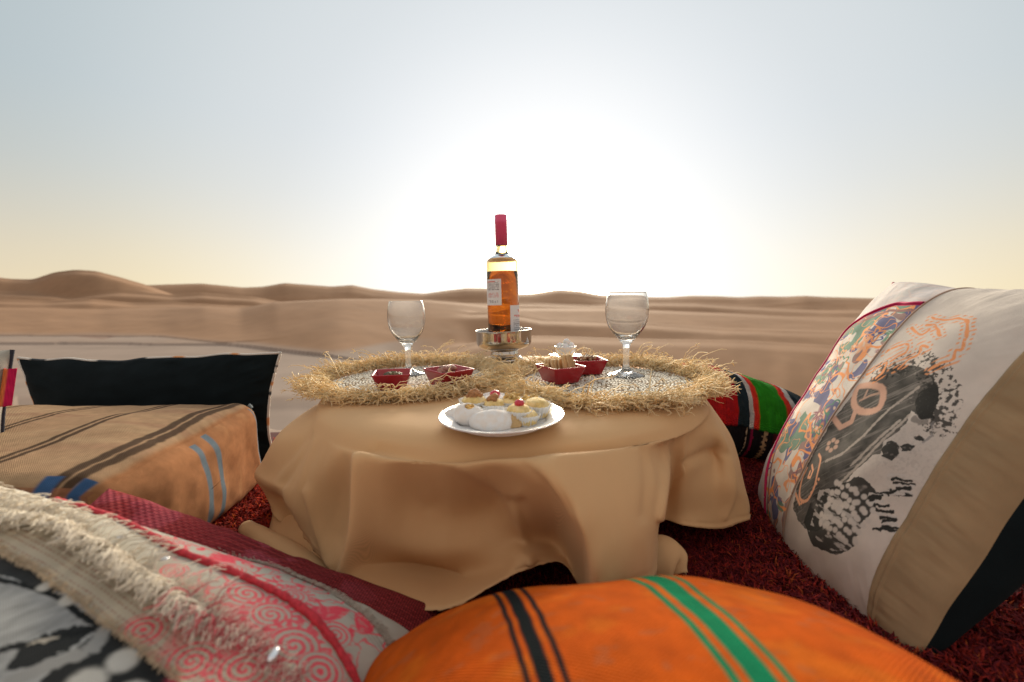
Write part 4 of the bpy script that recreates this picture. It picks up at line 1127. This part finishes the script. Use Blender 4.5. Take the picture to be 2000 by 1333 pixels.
def build_orange():
    root = empty('cushion', (.15, .17, 0), 'orange woven wool cushion with black and green stripes, nearest the camera', 'cushion', 'loose cushions around the table')
    a = dict(T=.197, pinch=.03, seed=71, wr=.003, p=2.2, q=.46)
    V, S, T = cushion_grid(OC, 0, 1, 460, 460, **a); panel('top_panel', V, M_WOOL, root, orange(S, T), S, T, True)
    V, S, T = cushion_grid(OC, 0, 1, 60, 60, side=-1, **{**a, 'T': .012}); panel('back_panel', V, M_BLACK, root, None, S, T)
build_orange()

# ---- patchwork cushion, front left
PC = [U(-190, 955, .455), U(870, 1285, .40), np.array((-.62, .04, .13)), np.array((-.19, .03, .02))]   # s along the strips (left -> right), t from the far edge towards the camera
PA = dict(T=.125, pinch=.03, seed=81, wr=.004, p=2.6, q=.42)
K_RED = [(.30, .085), (.40, .100), (.47, .112), (.51, .130), (.578, .168), (.63, .193), (.67, .197), (.737, .194), (.798, .198), (.853, .218), (.896, .239), (.928, .258), (1.0, .30)]
K_FRI = [(.36, .255), (.42, .245), (.465, .235), (.50, .230), (.54, .250), (.58, .260), (.617, .276), (.658, .289), (.714, .306), (.757, .322), (.791, .328), (.816, .330), (.859, .341), (1.0, .375)]
K_BND = [(.0, .22), (.40, .312), (.485, .343), (.533, .355), (.574, .370), (.621, .382), (.671, .401), (.726, .416), (.773, .426), (.798, .432), (1.0, .475)]
K_FRY = [(.3, .004), (.60, .025), (.649, .040), (.696, .055), (.762, .075), (.809, .090), (.864, .115), (.916, .135), (.948, .155), (1.0, .19)]
def kf(K, S): return np.interp(S, [k[0] for k in K], [k[1] for k in K])
def patch_col(S, T):
    x = S * .62; y = T * .44
    red, fri, bnd, fry = kf(K_RED, S), kf(K_FRI, S), kf(K_BND, S), kf(K_FRY, S)
    g = fbm(x * 300, y * 300, 0, 2, 611)
    c = np.zeros(S.shape + (3,)) + np.array([.46, .405, .31])
    top = T < red; mid = (T >= red) & (T < fri); low = (T >= fri) & (T < bnd); bw = T >= bnd
    c = over(c, top * 1., (.47, .45, .385)); c = over(c, mid * 1., (.46, .43, .36))
    # grey woven lines along the frayed edge
    q = (T - fry) / .009
    c = over(c, (q > 0) * (q < 4.2) * .5 * (np.sin(q * 2 * PI) > .35), (.22, .20, .18))
    # scrolls and flowers printed in coral pink
    pk = (.78, .055, .10)
    wx = x + .003 * noise(x * 80, y * 80, 0, 612); wy = y + .003 * noise(x * 80, y * 80, 3, 613)
    n1 = fbm(wx * 48, wy * 48, 0, 2, 614); n2 = fbm(wx * 36, wy * 36, 6, 2, 615); n3 = fbm(wx * 70, wy * 70, 2, 2, 616)
    scroll = np.maximum(soft(np.abs(n1), .050), soft(np.abs(n3 - .05), .05))
    solid = sstep(.16, .20, n2)
    amt_top = sstep(.50, .58, S) * top * (T > fry + .012 * sstep(.9, .5, S)); amt_mid = sstep(.60, .70, S) * mid * (T > red + .012); amt_low = sstep(.70, .76, S) * low
    pinkm = np.maximum(np.maximum(np.maximum(scroll, solid) * amt_top, np.maximum(scroll * .9, solid * .5) * amt_mid), np.maximum(scroll * .9, solid * .4) * amt_low)
    for (cs, ct, r0, k) in ((.760, .232, .017, 0), (.807, .254, .016, 1), (.712, .385, .015, 2), (.785, .395, .017, 0), (.860, .290, .020, 1), (.905, .300, .018, 2), (.660, .250, .011, 0), (.84, .375, .018, 1), (.70, .165, .012, 2), (.60, .135, .010, 0), (.80, .178, .014, 1), (.885, .215, .014, 0)):
        dx = (S - cs) * .62; dy = (T - ct) * .44; r = np.hypot(dx, dy); a = np.arctan2(dy, dx)
        ins = (r < r0)
        sp = np.sin((r / r0 * 3.2 - a / (2 * PI) * (1 if k != 2 else 0)) * 2 * PI)
        pinkm = np.where(ins, (sp > (.0 if k else .1)) * .95 * ~bw, pinkm)
        if k == 1: pinkm = np.maximum(pinkm, ((r >= r0) & (r < r0 * 1.45) & (np.sin(a * 18) > 0)) * .9 * ~bw)
    c = over(c, np.clip(pinkm, 0, 1) * (.92 - .35 * (g > .3)), pk)
    # red dashes stitched in rows on the khaki band
    for o_ in (.012, .022, .038, .049, .060):
        d = np.abs(T - (bnd - o_)); c = over(c, low * (d < .0013) * (np.sin(S * 900 + o_ * 3000) > .1) * .8, (.25, .06, .05))
    d = np.abs(T - bnd); c = over(c, (d < .004) * (.5 + .4 * np.sin(S * 1500)), (.50, .36, .22))
    # black and white photo print
    fx = S + .004 * g; fy = T + .003 * g
    fur = fbm(x * 260 + y * 60, x * 40 + y * 90, 0, 3, 617)
    b = np.zeros(S.shape + (3,)) + np.array([.27, .275, .27]) * (1 + .35 * fur)[..., None]
    K = (.012, .014, .015)
    b = over(b, .92 * in_poly(fx, fy, [(.30, .30), (.485, .335), (.535, .352), (.590, .372), (.600, .378), (.570, .388), (.53, .378), (.48, .385), (.30, .38)]), K)
    b = over(b, soft(poly_d(fx, fy, [(.44, .415), (.50, .388), (.56, .386), (.606, .388), (.640, .400), (.665, .405)]), .0045), K)
    b = over(b, .97 * in_poly(fx, fy, [(.649, .511), (.660, .495), (.668, .470), (.672, .440), (.668, .410), (.650, .412), (.640, .436), (.632, .455), (.628, .470), (.640, .495)]), K)
    b = over(b, soft(poly_d(fx, fy, [(.600, .520), (.625, .480), (.650, .440), (.672, .408)]), .005), K)
    b = over(b, .85 * in_poly(fx, fy, [(.634, .470), (.634, .455), (.643, .443), (.650, .441), (.643, .458)]), (.44, .40, .33))
    b = over(b, .97 * ((fx > .672 + (fy - .40) * .12) & (fy > .3)), K)
    b = over(b, soft(poly_d(fx, fy, [(.662, .515), (.676, .480), (.690, .440), (.680, .410)]), .008), (.26, .26, .25))
    for cs, ct, r in ((.727, .437, .0090), (.720, .482, .0105), (.610, .386, .0052), (.572, .378, .0045), (.765, .470, .009), (.755, .515, .010), (.70, .53, .010), (.80, .50, .009)):
        b = over(b, soft(np.hypot((S - cs) * .62, (T - ct) * .44) + .0006 * g, r), (.46, .45, .41))
    b = over(b, sstep(.775, .79, S) * sstep(.0, .1, n1), (.48, .05, .10))
    c = np.where(bw[..., None], b, c)
    return c
def maroon(S, T):
    c = np.zeros(S.shape + (3,)) + np.array([.10, .010, .013]) * (1 + .9 * sstep(.75, .1, S))[..., None]
    dots = np.sin((S * .5 + T * .36) * 2 * PI * 150) * np.sin((S * .5 - T * .36) * 2 * PI * 150)
    c = over(c, .85 * sstep(.15, .6, dots), (.46, .060, .058))
    c = over(c, .8 * sstep(-.2, -.7, dots), (.035, .006, .010))
    pink = sstep(.05, .2, fbm(S * 10, T * 10, 3, 3, 601)) * sstep(.95, .6, S)
    c = over(c, .5 * pink * sstep(-.2, .6, dots + .3), (.50, .10, .14))
    return c
def build_patchwork():
    root = empty('cushion', (-.35, .2, 0), 'patchwork cushion with pink print, shaggy fringe and black and white photo print', 'cushion', 'loose cushions around the table')
    V, S, T = cushion_grid(PC, 0, 1, 680, 620, **PA)
    n = frame_of(*PC)
    # edges of the patches stand up a little
    for K, h in ((K_BND, .0012), (K_FRY, .0015)): V = V + n * (h * np.exp(-((T - kf(K, S)) / .006) ** 2))[..., None]
    panel('patchwork_panel', V, M_CANVAS, root, patch_col(S, T), S, T, True)
    def at(s, t, up=0.0):
        return V[np.clip((np.asarray(t) * 619), 0, 619).astype(int), np.clip((np.asarray(s) * 679), 0, 679).astype(int)] + n * np.asarray(up)[..., None]
    def line(K, a, b, m, up):
        ss = np.linspace(a, b, m); p = at(ss, kf(K, ss), up + 0 * ss)
        return np.array([p[max(0, k - 3):k + 4].mean(0) for k in range(m)])
    rp = line(K_RED, .36, .985, 160, .0022)
    v, f, _ = tubes(rp[None], (.0030 + .0009 * fbm(np.arange(160) * .35, np.zeros(160), 0, 2, 5))[None], 10)
    bake(make_mesh('red_piping', v, f, material('red_braid', (.50, .030, .045), .85, noise_amt=.3, noise_scale=300, bump=.6, bump_scale=500), root), root)
    mt = material('fringe_yarn', attr=True, rough=.9, noise_amt=.06, sheen=.1, translucent=.15)
    rng = np.random.RandomState(3)
    def yarn(name, m, srange, K, dt, L, rad, seed, colf, stand):
        s0 = rng.uniform(*srange, m); t0 = kf(K, s0) + rng.normal(0, dt, m)
        base = at(s0, t0, np.full(m, .001))
        dT = at(s0, t0 + .01) - at(s0, t0 - .01); dT /= np.linalg.norm(dT, axis=1, keepdims=True)
        dS = at(np.clip(s0 + .01, 0, 1), t0) - at(s0 - .01, t0); dS /= np.linalg.norm(dS, axis=1, keepdims=True)
        k = 9; q = np.linspace(0, 1, k)[None, :, None]
        clump = fbm(s0 * 70, s0 * 0, 0, 2, seed)
        side = (rng.normal(0, .16, m) + .45 * clump + .35)[:, None, None]
        back = np.where(rng.rand(m) < stand(s0), -1.0, 1.0)[:, None, None]
        ll = (L * rng.uniform(.6, 1.2, m))[:, None, None]
        curl_ = rng.normal(0, .3, m)[:, None, None]
        P = base[:, None] + ll * (dT[:, None] * back * (q + .25 * q * q) + dS[:, None] * (side * q + curl_ * q * q * .8 + .10 * np.sin(q * 8 + curl_ * 9)) + n * (.75 * np.sin(np.minimum(q * 2.2, PI)) * rng.uniform(.3, 1.1, m)[:, None, None] + .05))
        r_ = rad * rng.uniform(.7, 1.2, m)[:, None] * (1 - .3 * np.linspace(0, 1, k)[None])
        v, f, sid = tubes(P, r_, 4)
        o = bake(make_mesh(name, v, f, mt, root, col=colf(s0, rng)[sid]), root); o['kind'] = 'stuff'
    def cream(s0, rng):
        c = np.array([.84, .76, .63]) * rng.uniform(.75, 1.15, len(s0))[:, None]
        return np.where((rng.rand(len(s0)) < .4 * sstep(.68, .78, s0))[:, None], np.array([.66, .09, .12]) * rng.uniform(.8, 1.2, len(s0))[:, None], c)
    yarn('long_fringe', 1150, (.30, .76), K_FRI, .0045, .019, .00055, 7, cream, lambda s_: .35 * sstep(.52, .44, s_) + .12)
    yarn('short_fringe', 1000, (.68, .90), K_FRI, .012, .007, .00032, 8, cream, lambda s_: .4)
    yarn('frayed_edge', 900, (.50, .99), K_FRY, .0015, .005, .00035, 9, lambda s_, r: np.array([.52, .46, .38]) * r.uniform(.7, 1.2, len(s_))[:, None], lambda s_: .85)
    yarn('frayed_seam', 700, (.40, .80), K_BND, .0012, .003, .0003, 10, lambda s_, r: np.array([.55, .42, .28]) * r.uniform(.7, 1.2, len(s_))[:, None], lambda s_: .5)
    ms = material('sequin', (.80, .82, .84), .15, noise_amt=.02, metallic=.6)
    for s_, t_ in ((.475, .195), (.560, .222), (.642, .246), (.515, .280), (.857, .338)):
        p = at(np.array(s_), np.array(t_), np.array(.006)); v, f = blob((0, 0, 0), (.0042, .0030, .0012) if s_ < .8 else (.0040, .0070, .002), 14, 6, .05, 2, 3)
        bake(make_mesh('sequin', v + p, f, ms, root), root)
    V, S, T = cushion_grid(MC, 0, 1, 300, 260, **{**PA, 'T': .046, 'p': 2.6, 'q': .45})
    panel('maroon_back', V, M_MAROON, root, maroon(S, T), S, T, True)
MC = [U(215, 955, .46), U(856, 1188, .43), np.array((-.45, .08, .04)), np.array((-.10, .12, .012))]
M_MAROON = material('maroon_weave', attr=True, rough=.95, noise_amt=.1, noise_scale=60, weave=(45, 45), weave_bump=1.0, spec=.12)
build_patchwork()

# ---- pouf, left
def rbox(half, rad, face, n, m, bulge, a0=-1, a1=1, b0=-1, b1=1):
    """one face of a rounded box, local coordinates; face 'top' (a=x,b=y), 'right' (a=y,b=z), 'front' (a=x,b=z)"""
    b, a = np.meshgrid(np.linspace(b0, b1, m), np.linspace(a0, a1, n), indexing='ij')
    o = np.ones_like(a)
    hx, hy, hz = half
    if face == 'top': p = np.stack([a * hx, b * hy, o * hz], -1); nn = (0, 0, 1)
    if face == 'right': p = np.stack([o * hx, a * hy, b * hz], -1); nn = (1, 0, 0)
    if face == 'left': p = np.stack([-o * hx, a * hy, b * hz], -1); nn = (-1, 0, 0)
    if face == 'front': p = np.stack([a * hx, -o * hy, b * hz], -1); nn = (0, -1, 0)
    if face == 'back': p = np.stack([a * hx, o * hy, b * hz], -1); nn = (0, 1, 0)
    q = np.clip(p, -(np.array(half) - rad), np.array(half) - rad)
    d = p - q; d /= np.linalg.norm(d, axis=-1, keepdims=True) + 1e-9
    p = q + d * rad
    p = p + np.array(nn) * (bulge * (1 - a ** 2) * (1 - b ** 2))[..., None]
    return p, a, b
def pouf_col(a, b, face):
    base = np.zeros(a.shape + (3,)) + np.array([.43, .275, .160])
    rust = np.array([.43, .195, .085])
    if face == 'top':
        n = fbm(a * 1.2, b * 7, 2, 4, 701)
        c = over(base, .55 * sstep(.0, .5, n), (.36, .20, .125)); c = over(c, .4 * sstep(.1, .5, fbm(a * 1.5, b * 9, 4, 4, 702)), (.52, .37, .22))
        w = a + .012 * np.sin(b * 5) + .006 * fbm(b * 20, a, 0, 2, 703)
        dk = (.085, .050, .030)
        for x0, h in ((.835, .022), (.890, .022), (.485, .013), (.527, .013), (.13, .008), (.16, .008), (-.25, .008), (-.28, .008)):
            c = over(c, soft(np.abs(w - x0), h), dk)
        c = over(c, sstep(.94, .99, a + .01 * fbm(b * 9, a, 0, 2, 7)), rust)
        c = over(c, (b < -.93) * .8, (.33, .14, .075))
        for x0 in (.80, .93): c = over(c, soft(np.abs(a - x0), .030) * (b < -.84), (.05, .12, .27))
        return c
    if face == 'right':
        n = fbm(a * 8, b * 2, 5, 4, 711)
        c = np.zeros(a.shape + (3,)) + rust
        c = over(c, .5 * sstep(0, .5, n), (.38, .17, .075)); c = over(c, .4 * sstep(.1, .5, fbm(a * 9, b * 1, 8, 4, 713)), (.56, .30, .14))
        w = a + .03 * (b * .5 + .5)
        bl = np.array([.16, .22, .28]) * 1.0
        for x0, h, l0 in ((-.05, .035, .88), (.14, .035, .95), (.97, .02, 2), (.86, .018, 2)):
            c = over(c, soft(np.abs(w - x0), h) * (b < l0), bl)
        return c
    c = np.zeros(a.shape + (3,)) + np.array([.33, .14, .075])
    c = over(c, .5 * sstep(0, .5, fbm(a * 3, b * 14, 5, 4, 721)), (.24, .09, .05))
    for x0 in (.80, .93): c = over(c, soft(np.abs(a - x0), .03) * (b > .0), (.05, .11, .24))
    return c
M_KILIM = material('kilim_weave', attr=True, rough=.95, noise_amt=.12, noise_scale=80, weave=(190, 190), weave_bump=1.0, spec=.12, bump=.2, bump_scale=300)
def build_pouf():
    ang_ = R(8); ca_, sa_ = math.cos(ang_), math.sin(ang_)
    half = (.30, .205, .093)
    rc = np.array([-.495, .640]); ctr = np.array([rc[0] - half[0] * ca_, rc[1] - half[0] * sa_, half[2] + .004])
    root = empty('floor_cushion', (ctr[0], ctr[1], 0), 'thick boxy kilim floor cushion in tan and rust with brown and blue stripes', 'cushion', 'loose cushions around the table')
    for face, nm, n, m, bl in (('top', 'top_panel', 300, 220, .022), ('right', 'side_panel', 200, 120, .014), ('front', 'front_panel', 200, 90, .012), ('back', 'rear_panel', 60, 30, .012), ('left', 'far_panel', 60, 30, .01)):
        p, a, b = rbox(half, .042, face, n, m, bl)
        c = pouf_col(a, b, face)
        d = .006 * fbm(p[..., 0] * 10, p[..., 1] * 10, p[..., 2] * 10, 3, 731) + .0012 * fbm(p[..., 0] * 30, p[..., 1] * 8, p[..., 2] * 20, 2, 732)
        p = p * (1 + d * 6)[..., None]
        low = sstep(-.5, -1, p[..., 2] / half[2])
        V = np.stack([ctr[0] + p[..., 0] * ca_ - p[..., 1] * sa_, ctr[1] + p[..., 0] * sa_ + p[..., 1] * ca_, ctr[2] + p[..., 2] + .010 * fbm(p[..., 0] * 6, p[..., 1] * 6, 2, 2, 733) * (p[..., 2] > 0)], -1)
        o = panel(nm, V, M_KILIM, root, c, a * .5 * (half[0] if face != 'right' else half[1]) * 5, b * .5 * (half[2] if face not in ('top',) else half[1]) * 5, face in ('back', 'left'))
    # scalloped blue edging on the far right upright edge
    z = np.linspace(-.85, .9, 60) * half[2]
    lx, ly = half[0] - .0115, half[1] - .0115
    P = np.stack([ctr[0] + lx * ca_ - ly * sa_ + 0 * z, ctr[1] + lx * sa_ + ly * ca_ + 0 * z, ctr[2] + z], -1)
    P[:, 0] += .0025 * np.sin(z * 500) - .008 * (z / half[2]) ** 2
    bake(tube_obj('edge_stitching', P, .0032, material('blue_yarn', (.20, .25, .28), .9), root), root)
build_pouf()

# ---- long black cushion standing behind it
def build_black():
    C = [U(36, 700, .97), U(549, 690, .93), U(66, 935, .93), U(545, 945, .92)]
    root = empty('cushion', (-.83, .95, 0), 'long cushion standing on edge with its black back turned to us, far left', 'cushion', 'loose cushions around the table')
    a = dict(pinch=.09, seed=91, wr=.008, p=2.4, q=.6, wave=.012)
    V, S, T = cushion_grid(C, 0, 1, 200, 110, T=.048, **{**a, 'freq': 6}); panel('back_panel', V, M_BLACK, root, None, S, T)
    V, S, T = cushion_grid(C, 0, 1, 90, 60, T=.055, side=-1, **a)
    c = np.zeros(S.shape + (3,)) + np.array([.62, .58, .54]); c = over(c, sstep(.1, .3, fbm(S * 14, T * 5, 0, 3, 92)), (.72, .25, .08))
    panel('front_panel', V, M_CANVAS, root, c, S, T)
    B = boundary(C, .09, 91, 70, .012); col = np.zeros((len(B), 3)) + np.array([.60, .57, .53])
    k = noise(np.arange(len(B)) * .21, 0 * np.arange(len(B)), 0, 95)
    col[k > .62] = (.55, .26, .12); col[k < -.6] = (.05, .06, .07)
    Bc = np.concatenate([B, B[:1]]); colc = np.repeat(np.concatenate([col, col[:1]]), 6, 0)
    v, f, _ = tubes(Bc[None], .0030, 6)
    bake(make_mesh('piping', v, f, M_CANVAS, root, col=colc, uv=v[:, :2]), root)
build_black()

# ---- striped cushion, behind on the right
def build_striped():
    root = empty('cushion', (.55, .95, 0), 'red, green and white striped woven cushion lying behind the right side of the table', 'cushion', 'loose cushions around the table')
    # barrel of stripes running over the top; s from left to right
    n, m = 260, 160
    P = np.array([U(1330, 722, .97), U(1420, 728, .95), U(1480, 742, .93), U(1560, 768, .90), U(1610, 790, .88)])
    top = crspline(P, 20); top = top[np.linspace(0, len(top) - 1, n).astype(int)]
    th = np.linspace(R(-150), R(95), m)
    V = np.zeros((m, n, 3))
    hz_ = (top[:, 2] - .005) / 2
    cz = top[:, 2] - hz_
    for j, t in enumerate(th):                 # superellipse section in y-z
        cy_ = np.sign(math.sin(t)) * abs(math.sin(t)) ** .75; cz_ = np.sign(math.cos(t)) * abs(math.cos(t)) ** .75
        V[j, :, 0] = top[:, 0]; V[j, :, 1] = top[:, 1] + .10 + .115 * cy_; V[j, :, 2] = cz + hz_ * cz_
    S = np.broadcast_to(np.linspace(0, 1, n), (m, n)); T = np.broadcast_to(np.linspace(0, 1, m)[:, None], (m, n))
    V[..., 1] += .004 * fbm(S * 8, T * 10, 0, 3, 801); V[..., 2] += .003 * fbm(S * 8, T * 10, 3, 3, 802)
    # pixel x drives nothing: stripes are placed along the length of the cushion
    w = S + .003 * fbm(T * 25, S, 0, 2, 803) + .018 * np.clip(1 - np.abs(T - .44) / .07, 0, 1) * (S > .62)
    red = (.42, .012, .014); dark = (.014, .026, .034); wht = (.52, .50, .47); gr = (.022, .22, .012); rd2 = (.62, .035, .02)
    c = np.zeros(S.shape + (3,)) + np.array(red)
    c = over(c, .4 * sstep(0, .5, fbm(S * 60, T * 3, 0, 3, 804)), (.24, .006, .02))
    for a, b, col in ((.335, .435, dark), (.435, .475, wht), (.475, .512, rd2), (.512, .675, gr), (.675, .715, rd2), (.715, .755, wht), (.755, 1.1, dark)):
        c = over(c, sstep(a - .002, a + .002, w) * (1 - sstep(b - .002, b + .002, w)), col)
    low = T < .235
    cl = np.zeros(S.shape + (3,)) + np.array([.012, .010, .012])
    cl = over(cl, ((w > .45) & (w < .475)).astype(float), (.30, .01, .06))
    zig = .535 + .014 * np.abs(((T * 70) % 2) - 1)
    cl = over(cl, ((w > zig) & (w < zig + .02)).astype(float), (.50, .34, .20))
    zig = .405 + .010 * np.abs(((T * 70) % 2) - 1)
    cl = over(cl, ((w > zig) & (w < zig + .009)).astype(float), (.50, .40, .30))
    cl = over(cl, (w > .60).astype(float), (.085, .010, .016))
    c = np.where(low[..., None], cl, c)
    k = 37
    panel('lower_band', V[:k + 2], M_WOOL, root, c[:k + 2], S[:k + 2], T[:k + 2])
    panel('striped_panel', V[k:], M_WOOL, root, c[k:], S[k:], T[k:])
    V2, f2 = [], []
    e = V[:, -1]; v = np.concatenate([e, e.mean(0)[None] + [[.03, 0, 0]]]); f = np.array([[i, i + 1, len(e)] for i in range(len(e) - 1)])
    bake(make_mesh('end_panel', v, f, M_BLACK, root), root)
build_striped()

# ---- cushion at the far left edge
def build_edge_cushion():
    C = [U(-330, 660, .50), U(24, 686, .60), U(-330, 1050, .48), U(-2, 985, .56)]
    root = empty('cushion', (-.85, .55, 0), 'pale cushion with dark edge and pink and orange tag, cut off at far left', 'cushion', 'loose cushions around the table')
    a = dict(pinch=.05, seed=93, wr=.004, p=2.4, q=.6)
    V, S, T = cushion_grid(C, 0, 1, 120, 120, T=.04, **a)
    c = np.zeros(S.shape + (3,)) + np.array([.40, .38, .33]); panel('front_panel', V, M_CANVAS, root, c, S, T)
    V, S, T = cushion_grid(C, 0, 1, 60, 60, T=.04, side=-1, **a); panel('back_panel', V, M_BLACK, root, None, S, T)
    V, _, _ = cushion_grid(C, 1, 1.0001, 2, 120, T=0, **a)
    bake(tube_obj('edge_binding', V[:, 0], .0026, material('navy_binding', (.02, .022, .035), .9), root), root)
    # stitched tag
    A_, B_ = V[14, 0], V[42, 0]
    n, m = 40, 12
    t = np.linspace(0, 1, n)[:, None, None]; w = np.linspace(0, 1, m)[None, :, None]
    P = A_ * (1 - t) + B_ * t + np.array([.020, -.006, 0]) * (w - .15) + np.array([.002, -.010, 0]) * np.sin(w * PI)
    cc = np.zeros((n, m, 3)) + np.array([.48, .01, .07]); cc[:, 4:8] = (.62, .16, .05)
    o = make_mesh('tag', P.reshape(-1, 3), grid_faces(n, m), M_CANVAS, root, col=cc.reshape(-1, 3), uv=P.reshape(-1, 3)[:, :2]); bake(o, root)
    o.modifiers.new('thick', 'SOLIDIFY').thickness = .0015
build_edge_cushion()
